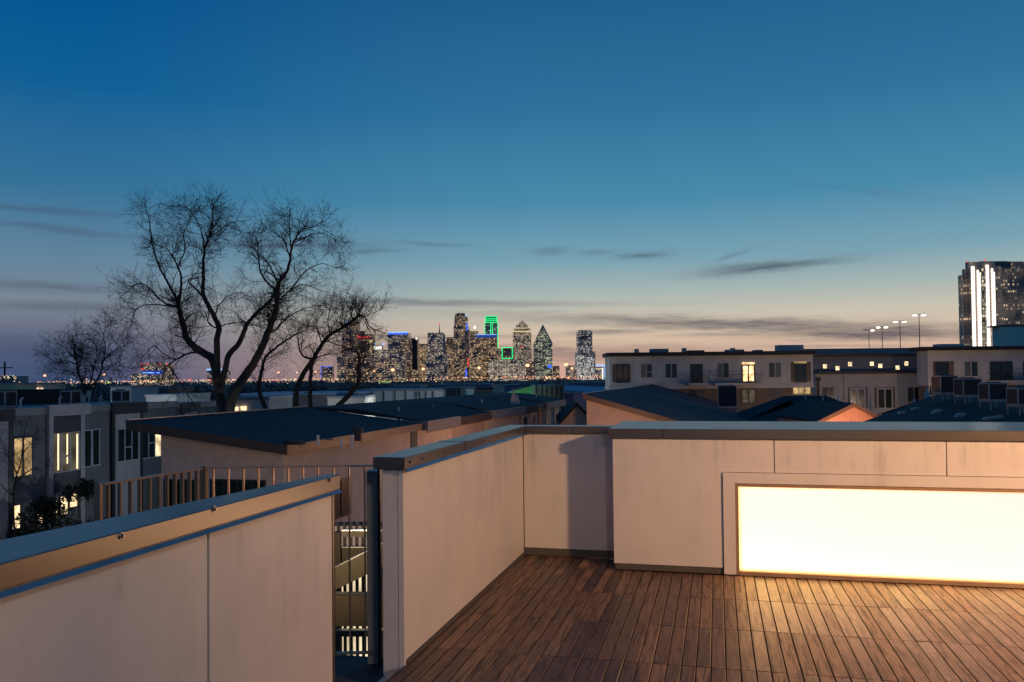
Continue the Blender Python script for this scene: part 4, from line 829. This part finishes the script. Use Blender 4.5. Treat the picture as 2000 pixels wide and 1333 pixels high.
# pyramid top
T = tower('stepped brown tower with a pale lit pyramid top', [(1002, 1038, 648, 745), (1004, 1036, 641, 648), (1008, 1032, 635, 641)], tm(20, (.10, .075, .065), LC, 7, 7.5, .6))
P = [ony(1010.5, 635, YS), ony(1030, 635, YS), ony(1020, 624.5, YS)]; cx = P[2].x; hw = (P[1].x - P[0].x) / 2
mb = MB(); mb.v = [(cx - hw, YS + 8, P[0].z), (cx + hw, YS + 8, P[0].z), (cx + hw, YS + 8 + 2 * hw, P[0].z), (cx - hw, YS + 8 + 2 * hw, P[0].z), (cx, YS + 8 + hw, P[2].z)]; mb.f = [(0, 1, 4), (1, 2, 4), (2, 3, 4), (3, 0, 4), (3, 2, 1, 0)]
T.part('pyramid', mb, pm('pyramid_lit', (.3, .27, .2), .6, emit=(.9, .7, .4), estr=.22)); bar(T, 'floor_light', 1003, 647, 1037, 649, 'gold_light'); bar(T, 'floor_light', 1005, 640.5, 1035, 641.8, 'gold_light'); bar(T, 'red_lamp', 1018.5, 676, 1020, 679, 'neon_red')
# prism glass tower
T = Thing('skyscraper', 'glass tower tapering to a sharp point', 'skyscraper', (ony(1060, 740, YS).x, YS, GZ), group='downtown skyline towers'); T.Y = YS
outline(T, 'body', [(1042.5, 745), (1079, 745), (1079, 670), (1061, 635.5), (1059.5, 635.5), (1042.5, 670)], tm(21, (.05, .075, .085), (.95, .95, .62), 8, 7, .45, rowvar=.5), YS, 60)
outline(T, 'roof_slope', [(1079.6, 671), (1061, 634.8), (1059.5, 634.8), (1061.2, 640), (1077, 671)], pm('slope_glass', (.25, .34, .42), .2, .5), YS - 1.5, 55); bar(T, 'blue_lamp', 1070, 713, 1077, 719, 'neon_blue')
tower('short reddish block beside the pointed glass tower', [(1028, 1046, 705, 745)], tm(22, (.20, .12, .11), LW, 9, 10, .06), Y=YS - 500)
tower('low dim block after the pointed glass tower', [(1080, 1093, 715, 745)], tm(23, (.15, .10, .10), LW, 8, 9, .2))
tower('low block right below the orange star lamps', [(1106, 1127, 714, 745)], tm(24, (.20, .12, .10), (1., .75, .6), 8, 9, .4))
tower('dark lone tower on a wider brightly lit base', [(1126, 1163, 687, 745), (1128, 1157, 648, 687), (1131, 1154, 645, 648)], tm(25, (.06, .05, .075), (1., .93, .85), 8, 9, .26, rowvar=.7))
T = NSK and tower('brightly banded office block at the foot of the lone tower', [(1129, 1160, 694, 745)], tm(26, (.08, .07, .10), (1., .95, .88), 7, 7, .72, rowvar=.6, strength=1.7), Y=YS - 120)
T = tower('low block with a pale blue arch of light', [(1163, 1184, 717, 745)], tm(27, (.15, .15, .2), LC, 7, 8, .5), Y=YS - 200)
for a, b, c, d in ((1163, 712.5, 1181, 715.5), (1180.5, 714, 1184.5, 738)): bar(T, 'arch_light', a, b, c, d, 'neon_paleblue')
bar(T, 'edge_light', 1176, 719, 1178, 741, 'neon_white'); bar(T, 'edge_light', 1163.5, 720, 1176, 722, 'gold_light')
tower('pinkish low block behind the branches', [(658, 672, 697, 745)], tm(28, (.28, .19, .19), LW, 9, 10, .05), Y=YS - 300)
T = tower('small block edged with blue light behind the branches', [(627, 648, 716, 745)], tm(29, DB, LW, 9, 9, .15), Y=YS - 100); bar(T, 'crown_light', 627, 715.5, 648, 717, 'neon_blue'); bar(T, 'edge_light', 627, 717, 628.2, 738, 'neon_blue')
# left of the big tree
T = tower('office block with red corner lamps and a blue lit middle', [(276, 318, 722, 748), (275, 316, 709, 722)], tm(30, (.06, .06, .13), LC, 7, 7, .5), Y=2200, group='far blocks on the left skyline')
bar(T, 'blue_band', 278, 725, 318, 732, pm('blue_wash', (.03, .06, .3), .5, emit=(.02, .10, 1.), estr=.5)); bar(T, 'sign_light', 280, 727.5, 302, 729.5, 'neon_paleblue', -3.8); bar(T, 'sign_light', 306, 727.5, 313, 729.5, 'neon_paleblue', -3.8)
for px, py in ((277, 711), (289, 711), (313, 711), (328, 712), (277, 720.5), (281, 721)): bar(T, 'red_lamp', px - 1.2, py - 1.3, px + 1.2, py + 1.3, 'neon_red', -4.2)
tower('low pale-lit block beside the red-cornered office block', [(255, 277, 730, 748)], tm(31, (.08, .09, .13), LC, 7, 6, .45), Y=2100, group='far blocks on the left skyline')
tower('brown lit block right behind the red-cornered office block', [(317, 333, 713, 748)], tm(32, (.10, .085, .08), LW, 7, 7, .4), Y=2250, group='far blocks on the left skyline')
T = tower('dark block with two blue roof signs behind the trunk', [(404, 438, 724, 748)], tm(33, (.04, .05, .14), LC, 7, 7, .2), Y=2300, group='far blocks on the left skyline')
for a, b in ((404, 413), (423, 436)): bar(T, 'sign_light', a, 720.6, b, 723.6, 'neon_paleblue')
# tall tower at the edge of the picture
T = Thing('tower_block', 'tall brown tower with glowing white vertical strips at the picture edge', 'tower', (ony(1960, 740, 700).x, 700, GZ)); T.Y = 700.
tmr = tower_mat('tower_brown', (.50, .36, .28), (1., .70, .42), 2.2, 3.2, .13, wx=.5, wz=.5, strength=.8, seed=51., rowvar=.3); tmd = tower_mat('tower_dark', (.20, .16, .16), (1., .72, .45), 2.0, 3.0, .24, wx=.55, wz=.5, strength=.9, seed=52., rowvar=.5); tml = tower_mat('tower_core', (.35, .29, .22), (1., .86, .55), 1.9, 3.3, .8, wx=.72, wz=.7, strength=.9, seed=53.)
def tb(name, px0, px1, py, mat, dz, deep=5): x0, x1, z0, z1 = rect(px0, py, px1, 745, 700.); return T.part(name, MB().box(x0, x1, 700 + dz, 700 + dz + deep, GZ, z1), mat)
tb('side_wing', 1887, 1900, 536, tmr, 6); tb('shoulder', 1893, 1904, 524, tmr, 4.5); tb('front_bay', 1898, 1946, 512, tmr, 0); tb('core_glazing', 1915, 1928, 524, tml, -.5, 2); tb('corner_wing', 1945.5, 1962, 520, tmr, 2.); tb('dark_wing', 1960, 2062, 523, tmd, 3.5); tb('dark_wing', 1966, 2060, 508, tmd, 9.); tb('roof_house', 1903, 1988, 509, pm('tower_top', (.16, .13, .12), .6), 8, 4); tb('roof_house', 1932, 1985, 507, 'tower_top', 11, 4)
for a, b, y in ((1898.5, 1904, 521), (1909.5, 1912, 528), (1913, 1915.4, 534), (1926.8, 1932, 518), (1937.5, 1940.2, 525), (1941.6, 1943.6, 532)): tb('light_strip', a, b, y, 'neon_white', -1.4, 1.)
for y in (571, 600, 627, 654): bar(T, 'core_band', 1915, y, 1927, y + 1.4, 'fin_dark', -.9)
for px, py in ((1904, 508.5), (1939, 504.5)): v = ony(px, py, 700); T.part('beacon', MB().ball((v.x, 712, v.z), .7), 'neon_red')

# ------------------------------------------------------------------ high masts and the glitter of the streets
glow('mast_light', (1., .50, .26), 2.0); glow('mast_white', (1., .80, .58), 9.)
for i, (px, py, s, where) in enumerate(((87.5, 734, 1., 'on the far left, left of the small bare tree'), (203, 732, 1., 'right of the small bare tree trunk'), (544, 728, .8, 'between the big trunks'), (617, 727, .8, 'behind the smaller bare tree'), (731, 725, 1.1, 'below the white-crowned low tower'), (767, 723, 1.35, 'before the wide low block'), (717, 729, .7, 'under the hotel tower'), (826.5, 721, 1.2, 'before the pale lit block'), (935.5, 719, 1.2, 'below the brown lit blocks'), (1030.5, 714, 1.5, 'before the stepped tower, with the biggest glare'), (1105.5, 712.5, 1.5, 'right of the pointed glass tower'), (1117, 720, 1., 'just left of the lone tower'), (1068, 738.5, .8, 'low at the foot of the pointed glass tower'), (1110, 738, .8, 'low in the red glow'))):
    v = ony(px, py, 900.); L = Thing('highway_mast', 'bright orange highway mast lamp ' + where, 'highway lamp', (v.x, 900, GZ), group='orange highway mast lamps')
    r = 1.5 * s; L.part('mast', MB().cyl(v.x, 900, GZ, v.z, .22, 6, .14), 'pole'); L.part('lamp_glare', MB().ball((v.x, 900, v.z), r, 10, 6, .8), 'mast_light')  # ball oversized so the lamp's glare is part of its shape
    sp = MB()
    L.part('hood', MB().tube([(v.x, 900, v.z + r * .8), (v.x, 900, v.z + r * .95)], [r * .5, r * .2], 8), 'pole')
glow('dot_orange', (1., .45, .18), 1.8); glow('dot_white', (1., .78, .52), 1.6); glow('dot_red', (1., .06, .06), 2.2); glow('dot_green', (.4, 1., .2), 1.8)
mb = MB(); mi = []
def dot(px, py, Y, r, m):
    v = ony(px, py, Y); o = len(mb.v); n0 = len(mb.f)
    mb.v += [(v.x + r, v.y, v.z), (v.x - r, v.y, v.z), (v.x, v.y + r, v.z), (v.x, v.y - r, v.z), (v.x, v.y, v.z + r), (v.x, v.y, v.z - r)]
    for q in ((0, 2, 4), (2, 1, 4), (1, 3, 4), (3, 0, 4), (2, 0, 5), (1, 2, 5), (3, 1, 5), (0, 3, 5)): mb.f.append(tuple(o + i for i in q)); mi.append(m)
rd = random.Random(3)
for i in range(1100):
    px = rd.uniform(70, 1186) if i % 3 else rd.uniform(70, 660); py = 738 + (1000 - px) * .0105 + abs(rd.gauss(0, 3.2)) - 2.5
    dot(px, py, 760, .27 * rd.choice((.7, .8, 1, 1, 1.3, 1.8)), rd.choices((0, 1, 2, 3), (5, 5, 1, .6))[0])
for px in range(980, 1170, 4): dot(px + rd.uniform(-2, 2), 737 + rd.uniform(-2, 3.5), 760, .30, 2)
for px, py, r, m in ((16, 737, .8, 1), (8, 737, .7, 1), (28, 745, .6, 1), (38, 747, .5, 0), (212, 747, .9, 3), (371, 742, .9, 2), (139, 742, .9, 1), (169, 741, .8, 0), (665, 728, .4, 1), (580, 728, .8, 1), (588, 728, .7, 1)): dot(px, py, 760, r, m)
for i in range(26): dot(rd.uniform(1, 32), rd.uniform(733, 741), 760, .3, 1)
for i in range(30): dot(rd.uniform(738, 764), rd.uniform(744, 749), 620, .2, 3 if i % 3 else 1)
ob = solo('city_lights', mb, ['dot_orange', 'dot_white', 'dot_red', 'dot_green'], (0, 0, 0), label='countless tiny street lights along the horizon', cat='city lights', kind='stuff')
me = ob.data
for p_, k_ in zip(me.polygons, mi): p_.material_index = k_
# far dark wood
pm('far_leaf', (.022, .022, .020), .95)
mb = MB()
for i in range(420):
    px = rd.uniform(-60, 1215); Y = rd.uniform(330, 720); hgt = rd.uniform(4.5, 9.4) if px < 660 or rd.random() < .5 else rd.uniform(5, 8.5)
    x = (px - 1000) / FPX * Y; w_ = rd.uniform(3, 7)
    for j in range(26):
        a, t_ = rd.uniform(0, 6.283), rd.random(); rr = w_ * math.sqrt(rd.random()) * math.sqrt(max(.1, 1 - t_ * .9)); c = Vector((x + rr * math.cos(a), Y + rr * math.sin(a), GZ + 1 + t_ * hgt)); s_ = rd.uniform(.5, 1.3)
        o = len(mb.v); mb.v += [tuple(c + Vector((rd.uniform(-s_, s_), rd.uniform(-s_, s_), rd.uniform(-s_, s_)))) for _ in range(3)]; mb.f.append((o, o + 1, o + 2))
solo('far_wood', mb, 'far_leaf', (0, 400, GZ), label='dark belt of far trees below the skyline', cat='woodland', kind='stuff')

# ------------------------------------------------------------------ low buildings in the middle distance
boards_mat('green_clad', (.05, .30, .06), .6, 'x'); pm('green_pale', (.17, .27, .18), .7); pm('teal', (.10, .22, .25), .6, var=.1, vscale=.2); pm('blue_roof', (.10, .22, .36), .5, var=.15, vscale=.2); pm('lilac', (.22, .20, .26), .8, var=.1, vscale=.2); pm('pale_wall', (.42, .43, .43), .8, var=.12, vscale=.2)
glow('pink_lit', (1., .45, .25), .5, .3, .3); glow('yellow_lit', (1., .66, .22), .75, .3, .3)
def low(label, px0, px1, py0, py1, Y, mat, deep=14, name='low_building', roof='flat_roof', cap=.25):
    x0, x1, z0, z1 = rect(px0, py0, px1, py1, Y); T = Thing(name, label, 'building', ((x0 + x1) / 2, Y, GZ), group='low buildings in the middle distance'); T.Y = Y
    T.part('wall', MB().box(x0, x1, Y, Y + deep, GZ, z1 - cap), mat); T.part('roof', MB().box(x0 - .1, x1 + .1, Y - .1, Y + deep, z1 - cap, z1), roof); return T
T = low('long white wall with thin dark posts behind the shed roof', 690, 866, 761, 800, 120, 'pale_wall', 20)
for px in (749, 771, 792, 812, 819, 831, 845): v = ony(px, 765, 119.5); T.part('post', MB().box(v.x - .07, v.x + .07, 119.6, 119.8, v.z - 2.5, v.z), 'fin_dark')
low('flat teal roof box above the white wall', 763, 820, 753.5, 765, 150, 'teal')
T = low('pale green building with a dark recess beside the white wall', 865, 920, 757, 795, 125, 'green_pale'); bar(T, 'recess', 867, 757.5, 898, 776, pm('recess_shade', (.015, .03, .04), .8), -.4)  # dark box on the wall stands in for the recess's shade
low('long lilac wall behind the green building', 848, 960, 751, 775, 170, 'lilac', 20)
low('teal box between lilac walls', 911, 925, 760, 790, 118, 'teal', 6); low('tall teal panel wall beside the green wedge', 963, 984, 752, 790, 128, 'teal', 8); low('long lilac wall behind the teal panel', 980, 1015, 752, 775, 180, 'lilac', 20); low('dark barn-like roof between the teal boxes', 925, 965, 758, 790, 130, 'panel_slate', 10, roof='shingle_dark')
T = Thing('green_wedge_building', 'green wedge-shaped building with a striped glass end', 'building', (ony(1050, 780, 110).x, 110, GZ)); T.Y = 110.
P = [ony(966, 800, 110), ony(966, 774, 110), ony(1040, 754.5, 110), ony(1040, 800, 110)]; T.part('green_wall', MB().prism([tuple(v) for v in P], (0, 10, 0)), 'green_clad')
x0, x1, z0, z1 = rect(1040, 752.5, 1101, 800, 110); T.part('glass_end', MB().box(x0 + .01, x1, 109.5, 120, GZ, z1), 'green_pale')
for px in (1046, 1057, 1066, 1075, 1083, 1090, 1097): bar(T, 'fin', px, 751 if px in (1057, 1083, 1090) else 753, px + 3.4, 800, 'fin_dark', -1.6)
T = Thing('blue_roof_building', 'low building with a blue metal roof right of the green wedge', 'building', (ony(1140, 780, 115).x, 115, GZ)); P = [ony(1101, 763, 115), ony(1101, 753, 122), ony(1195, 757, 122), ony(1195, 768, 115)]
mb = MB(); mb.v = [tuple(P[0]), tuple(P[3]), tuple(P[2]), tuple(P[1])]; mb.f = [(0, 1, 2, 3)]; T.part('roof', mb, 'blue_roof'); T.part('wall', MB().box(P[0].x, P[3].x, 115.3, 128, GZ, P[3].z - .03), 'lilac')
low('long grey wall under the lone tower', 1112, 1192, 747, 765, 200, 'lilac', 20)
# left edge
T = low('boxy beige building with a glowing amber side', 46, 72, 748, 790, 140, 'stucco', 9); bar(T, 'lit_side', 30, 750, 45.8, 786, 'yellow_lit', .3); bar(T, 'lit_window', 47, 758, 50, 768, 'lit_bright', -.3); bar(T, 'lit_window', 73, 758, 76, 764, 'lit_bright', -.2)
low('grey-green flat building at the left edge', -40, 30, 750, 790, 135, 'green_pale', 10); low('pink-lit long low building behind the townhouse roofs', 74, 125, 764, 790, 150, 'stucco', 10); low('pale flat building behind the small bare tree', 216, 256, 754, 785, 130, 'pale_wall', 10); low('dark flat building right of the pale flat one', 258, 330, 757, 790, 160, 'panel_slate', 12); low('white-roofed building behind the black framed bay', 285, 345, 771, 800, 90, 'pale_wall', 10, roof='panel_white')
T = low('dark blue-roofed building behind the big trunks', 470, 690, 768, 800, 105, 'panel_slate', 16, roof='blue_roof'); 
T = low('pink-lit house front behind the tree trunks', 455, 525, 776, 805, 75, 'stucco', 8); bar(T, 'lit_window', 452, 795, 466, 803, 'lit_bright', -.2); bar(T, 'lit_window', 470, 794, 482, 802, 'lit_bright', -.2)
low('pink-grey low wall under the smaller bare tree', 640, 712, 774, 800, 100, 'stucco', 8)
T = low('concrete frame under construction at the left edge', -10, 32, 735, 748, 1200, 'concrete', 30, cap=.5)
for y in (736, 740, 744): bar(T, 'floor_slab', -11, y, 33, y + .8, 'fin_dark', -1)
T = Thing('tower_crane', 'thin tower crane over the building site', 'crane', (ony(8.5, 740, 1180).x, 1180, GZ)); v = ony(8.5, 712, 1180); T.part('mast', MB().box(v.x - .9, v.x + .9, 1180, 1181.8, GZ, v.z + 4), 'fin_dark'); j0, j1 = ony(-14, 719, 1180), ony(24, 718, 1180); T.part('jib', MB().box(j0.x, j1.x, 1180.2, 1181.6, j0.z - .6, j0.z + .8), 'fin_dark')

# ------------------------------------------------------------------ bare trees
pm('bark', (.040, .030, .024), .95, var=.3, vscale=2)
pm('twig', (.030, .024, .022), .95)
def bare_tree(label, Y, limbs, trunk_px, seed, rad, dens=1., twig=1., up=.25, group='bare winter trees', reach=1.0):
    rg = random.Random(seed); base = ony(trunk_px[0], trunk_px[1], Y); base = Vector((base.x, Y, GZ))
    T = Thing('bare_tree', label, 'tree', tuple(base), group=group)
    sc = Y / 40.
    tw = MB(); m_per_px = Y / FPX
    def wig(p, d, L, n, r0, r1, wob, upw):
        pts = [p.copy()]; rr = [r0]; d = d.normalized()
        for i in range(n):
            d = (d + Vector((rg.gauss(0, wob), rg.gauss(0, wob), rg.gauss(0, wob) + upw))).normalized(); p = p + d * (L / n); pts.append(p.copy()); rr.append(r0 + (r1 - r0) * (i + 1) / n)
        return pts, rr
    def rdir(d, amin, amax):
        ax = d.orthogonal().normalized(); ax.rotate(Matrix.Rotation(rg.uniform(0, 6.283), 3, d)); q = d.copy(); q.rotate(Matrix.Rotation(R(rg.uniform(amin, amax)), 3, ax)); return q
    def sub(pts, rr, level):
        n = len(pts)
        if level == 1: cnt, L0, seg = rg.randint(5, 7), .95 * sc * twig, 5
        elif level == 2: cnt, L0, seg = rg.randint(3, 5), .42 * sc * twig, 3
        else: return
        for c in range(cnt):
            f = rg.uniform(.15, 1.) * (n - 1); i = min(n - 2, int(f)); p = pts[i].lerp(pts[i + 1], f - i); d = (pts[i + 1] - pts[i]).normalized()
            r0 = max(.005 * sc, rr[i] * .6); L = L0 * rg.uniform(.5, 1.35)
            q, s_ = wig(p, rdir(d, 25, 70), L, seg, r0, r0 * .45, .22, .05 * up)
            tw.tube(q, s_, 3, False); sub(q, s_, level + 1)
    for li, (pts_px, r0, r1, dep) in enumerate(limbs):
        P = []; n = len(pts_px); dy0, dy1 = dep
        # smooth the traced line with a little wander
        for i in range(n - 1):
            for k in range(4):
                t_ = k / 4; a = pts_px[max(0, i - 1)]; b = pts_px[i]; c = pts_px[i + 1]; d = pts_px[min(n - 1, i + 2)]
                f = lambda j: .5 * (2 * b[j] + (c[j] - a[j]) * t_ + (2 * a[j] - 5 * b[j] + 4 * c[j] - d[j]) * t_ ** 2 + (3 * b[j] - a[j] - 3 * c[j] + d[j]) * t_ ** 3)
                P.append((f(0) + rg.uniform(-.7, .7), f(1) + rg.uniform(-.7, .7)))
        P.append(pts_px[-1])
        m = len(P); pts = [ony(x, y, Y + dy0 + (dy1 - dy0) * i / (m - 1) + .25 * math.sin(i * .6 + li)) for i, (x, y) in enumerate(P)]
        rr = [.82 * m_per_px * (r0 * (1 - i / (m - 1)) + r1 * (i / (m - 1))) for i in range(m)]
        T.part('limb' if li else 'trunk', MB().tube(pts, rr, 8), 'bark', smooth=True)
        L = sum((pts[i + 1] - pts[i]).length for i in range(m - 1))
        cnt = int(L / (.40 * sc) * dens)
        for c in range(cnt):
            f = (rg.uniform(.12 if r0 < 8 else .55, 1.)) ** .8 * (m - 1); i = min(m - 2, int(f)); d = (pts[i + 1] - pts[i]).normalized(); p = pts[i].lerp(pts[i + 1], f - i)
            r_ = min(rr[i] * .5, .8 * m_per_px); Lb = rg.uniform(.7, 2.1) * sc * (1.15 - .5 * f / (m - 1)) * reach
            q, s_ = wig(p, rdir(d, 30, 75), Lb, 7, max(r_, .010 * sc), .006 * sc, .17, .10 * up); tw.tube(q, s_, 4, False); sub(q, s_, 1)
        q, s_ = wig(pts[-1], (pts[-1] - pts[-2]), .5 * sc * reach, 6, rr[-1], .008 * sc, .2, .1 * up); tw.tube(q, s_, 4, False); sub(q, s_, 1)
    T.part('crown', tw, 'twig', label='fine bare twigs')
    return T
big = [
 ([(452, 1010), (447, 900), (440, 830), (430, 775), (424, 745), (416, 704), (401, 692), (381, 679), (364, 660), (357.5, 632), (351, 607), (348, 591)], 15, 4.6, (0, 1)),
 ([(348, 591), (338, 572), (326, 550), (310, 518), (299, 484), (294.5, 452), (291, 427), (285, 408)], 3.6, .7, (1, 2.5)),
 ([(349, 593), (353, 569), (354, 544), (348, 522), (338, 503), (326, 487), (307, 478)], 3.4, .8, (1, -.5)),
 ([(348, 522), (354, 506), (362, 487), (359, 455), (371, 430), (366, 412)], 2.0, .6, (.3, 1.5)),
 ([(349, 600), (326, 594), (307, 581), (291, 563), (272, 553), (253, 566), (236, 578)], 2.5, .6, (1, 3)),
 ([(340, 598), (310, 596), (282, 597), (264, 607), (258, 629)], 1.8, .6, (1, -1.5)),
 ([(424, 745), (424, 700), (424, 663), (428, 641), (420, 622), (408, 600), (397, 575), (397, 544), (397, 518), (400, 487), (408, 462), (414, 437), (417, 399)], 8.5, .8, (0, -1.5)),
 ([(399, 490), (396, 462), (389, 440), (371, 411), (355, 404)], 2.0, .5, (-1, -2.5)),
 ([(408, 462), (427, 452), (449, 437), (464, 433)], 1.6, .5, (-1.3, 0)),
 ([(394, 578), (378, 559), (368, 550), (376, 545), (386, 543), (388, 552)], 2.4, .8, (-.7, -2)),
 ([(421, 612), (430, 594), (452, 575), (474, 572)], 1.7, .6, (-.4, 1.5)),
 ([(426, 643), (408, 632), (402, 613), (392, 601)], 2.0, .6, (-.3, -2)),
 ([(428, 645), (434, 637), (449, 632), (477, 629), (500, 636), (520, 637)], 1.8, .7, (-.3, 1)),
 ([(430, 765), (440, 720), (446, 695), (465, 673), (474, 654), (484, 632), (503, 610), (525, 591), (533, 578)], 8, 3., (0, .5)),
 ([(446, 860), (452, 783), (471, 745), (493, 714), (512, 679), (525, 645), (537, 613), (541, 588), (543, 556)], 12.5, 5., (0, -1)),
 ([(543, 556), (560, 531), (567, 506), (569, 487), (578, 465), (591, 449), (613, 443), (641, 427)], 3.8, .6, (-1, 0)),
 ([(567, 506), (556, 474), (544, 459), (522, 449)], 1.9, .5, (-1, -2.5)),
 ([(541, 580), (534, 563), (515, 544), (506, 518), (504, 490), (500, 465), (484, 455)], 3.0, .6, (-1, 1)),
 ([(543, 556), (528, 522), (512, 503), (503, 492)], 2.2, .6, (-1, -2)),
 ([(541, 590), (547, 586), (566, 569), (591, 556), (622, 566)], 2.8, .6, (-1, .5)),
 ([(566, 569), (582, 547), (600, 528), (629, 515), (657, 525)], 2.0, .5, (-.5, 1.5)),
 ([(574, 475), (600, 462), (629, 456), (660, 471)], 1.5, .5, (-.6, 1)),
 ([(569, 487), (566, 455), (566, 421), (567, 408)], 1.7, .5, (-.7, -1.5)),
 ([(527, 642), (534, 648), (556, 626), (578, 610), (607, 600), (632, 597)], 2.4, .6, (-.6, 2)),
 ([(398, 690), (372, 690), (340, 705), (322, 722), (316, 745)], 2.8, .7, (.2, -2)),
 ([(341, 704), (318, 690), (300, 676), (286, 690)], 1.5, .5, (-1, -3)),
 ([(330, 716), (344, 735), (362, 762), (380, 790)], 1.7, .8, (-1.5, -2)),
 ([(484, 632), (470, 625), (462, 612), (450, 606)], 1.2, .5, (.2, 1.5)),
]
bare_tree('big bare tree with wide twisting limbs against the sky', 40., big, (452, 1010), 11, 1, dens=1.75, twig=.82, reach=.88)
sec = [
 ([(572, 1000), (574, 860), (578, 774), (582, 752), (597, 723), (613, 701), (629, 673), (645, 654), (667, 641), (689, 626), (701, 615)], 8, 2.6, (0, 0)),
 ([(607, 800), (606, 760), (607, 727), (612, 703)], 5, 4, (0, 0)),
 ([(612, 702), (591, 695), (583, 673), (583, 651)], 3, .8, (0, -1)),
 ([(701, 615), (714, 622), (724, 640), (752, 651)], 2.4, .6, (0, 1)), ([(695, 620), (716, 616), (740, 607)], 1.6, .5, (0, -1)),
 ([(600, 850), (667, 786), (692, 761), (701, 742), (701, 720), (701, 695), (692, 682), (675, 683)], 7, 1.4, (0, -1)), ([(701, 720), (712, 700), (714, 680), (730, 668)], 2.2, .5, (-.7, 0)),
 ([(560, 880), (509, 774), (511, 727), (519, 698), (544, 676), (572, 657), (600, 645)], 6, .8, (0, 1)),
 ([(645, 654), (640, 630), (645, 605), (648, 592)], 1.6, .5, (0, 1)), ([(667, 641), (664, 620), (672, 600)], 1.6, .5, (0, -1)), ([(629, 673), (620, 645), (618, 620)], 1.8, .5, (0, 1)), ([(613, 701), (640, 692), (668, 690)], 1.8, .5, (0, -1.5)), ([(689, 626), (684, 606), (690, 592)], 1.4, .5, (0, 1)),
]
bare_tree('smaller bare tree leaning towards the skyline towers', 46., sec, (572, 1000), 23, 1, dens=1.6, twig=.8, up=.9, reach=.85)
lit = [
 ([(172, 860), (170, 790), (165, 765), (160, 747), (152, 726), (150, 708), (145, 685), (147, 668), (152, 640)], 4., .5, (0, 1)),
 ([(150, 705), (140, 694), (132, 686), (115, 670)], 1.5, .4, (0, -1)), ([(151, 712), (132, 706), (119, 708), (94, 700)], 1.6, .4, (0, 2)), ([(158, 740), (135, 728), (115, 722)], 1.2, .4, (0, -2)),
 ([(178, 790), (180, 775), (186, 752), (198, 726), (203, 704), (219, 688), (236, 678), (250, 672)], 3.2, .5, (0, -1)), ([(203, 704), (205, 680), (203, 650), (212, 636)], 1.6, .4, (-.4, 1)), ([(198, 722), (218, 713), (245, 716)], 1.4, .4, (-.4, -2)),
 ([(166, 768), (176, 745), (183, 723), (175, 709), (165, 703)], 2.2, .6, (0, 0)), ([(183, 723), (188, 695), (188, 670)], 1.4, .4, (0, 1.5)),
]
bare_tree('small rounded bare tree behind the townhouse roofs', 70., lit, (172, 860), 31, 1, dens=2.6, twig=.7, reach=.7)
sap = [([(30, 1060), (26, 1000), (28, 950), (40, 905), (45, 870), (50, 835)], 2.6, .5, (0, .5)), ([(28, 950), (50, 925), (72, 915), (95, 918)], 1.6, .4, (0, 1)), ([(34, 925), (20, 900), (8, 880), (-5, 840)], 1.5, .4, (0, -1)), ([(42, 890), (58, 870), (70, 850)], 1.2, .4, (0, 1)), ([(27, 970), (5, 950), (-10, 920)], 1.4, .4, (0, 1))]
bare_tree('slender bare street tree before the amber lit windows', 33., sap, (30, 1060), 41, 1, dens=1.0, twig=.6, reach=.7)
# evergreen hedge before the townhouses
pm('evergreen', (.020, .030, .018), .8, var=.5, vscale=4)
for lab, px0, px1, pyt, sd in (('dark evergreen shrub hiding the lower lit windows', 66, 118, 972, 1), ('dark bushy evergreen shrub beside the railing post', 112, 192, 948, 2)):
    v0, v1 = onb(px0, pyt, FB + 1.5), onb(px1, pyt, FB + 1.5); ca_, hw = (v0[1] + v1[1]) / 2, abs(v1[1] - v0[1]) / 2; zt_ = (v0[2] + v1[2]) / 2
    T = Thing('evergreen_shrub', lab, 'shrub', (FB + 1.5, ca_, GZ), True, 'evergreen shrubs before the townhouses'); rg = random.Random(sd)
    T.part('stem', MB().cyl(FB + 1.5, ca_, GZ, GZ + 4, .12, 7, .05), 'bark'); mb = MB()
    clumps = [(rg.uniform(-.8, .8), rg.uniform(-hw, hw), rg.uniform(GZ + 1, zt_ - .5), rg.uniform(.45, .8)) for _ in range(15)] + [(0, rg.uniform(-hw * .7, hw * .7), zt_ - rg.uniform(.1, .6), .4) for _ in range(5)]
    for cx_, cy_, cz_, cr_ in clumps:
        for i in range(190):
            d_ = Vector((rg.gauss(0, 1), rg.gauss(0, 1), rg.gauss(0, 1))).normalized() * cr_ * rg.random() ** .4; c = Vector((FB + 1.5 + cx_, ca_ + cy_, cz_)) + d_; s_ = .07
            o = len(mb.v); mb.v += [tuple(c + Vector((rg.gauss(0, s_), rg.gauss(0, s_), rg.gauss(0, s_)))) for _ in range(3)]; mb.f.append((o, o + 1, o + 2))
    T.part('crown', mb, 'evergreen')
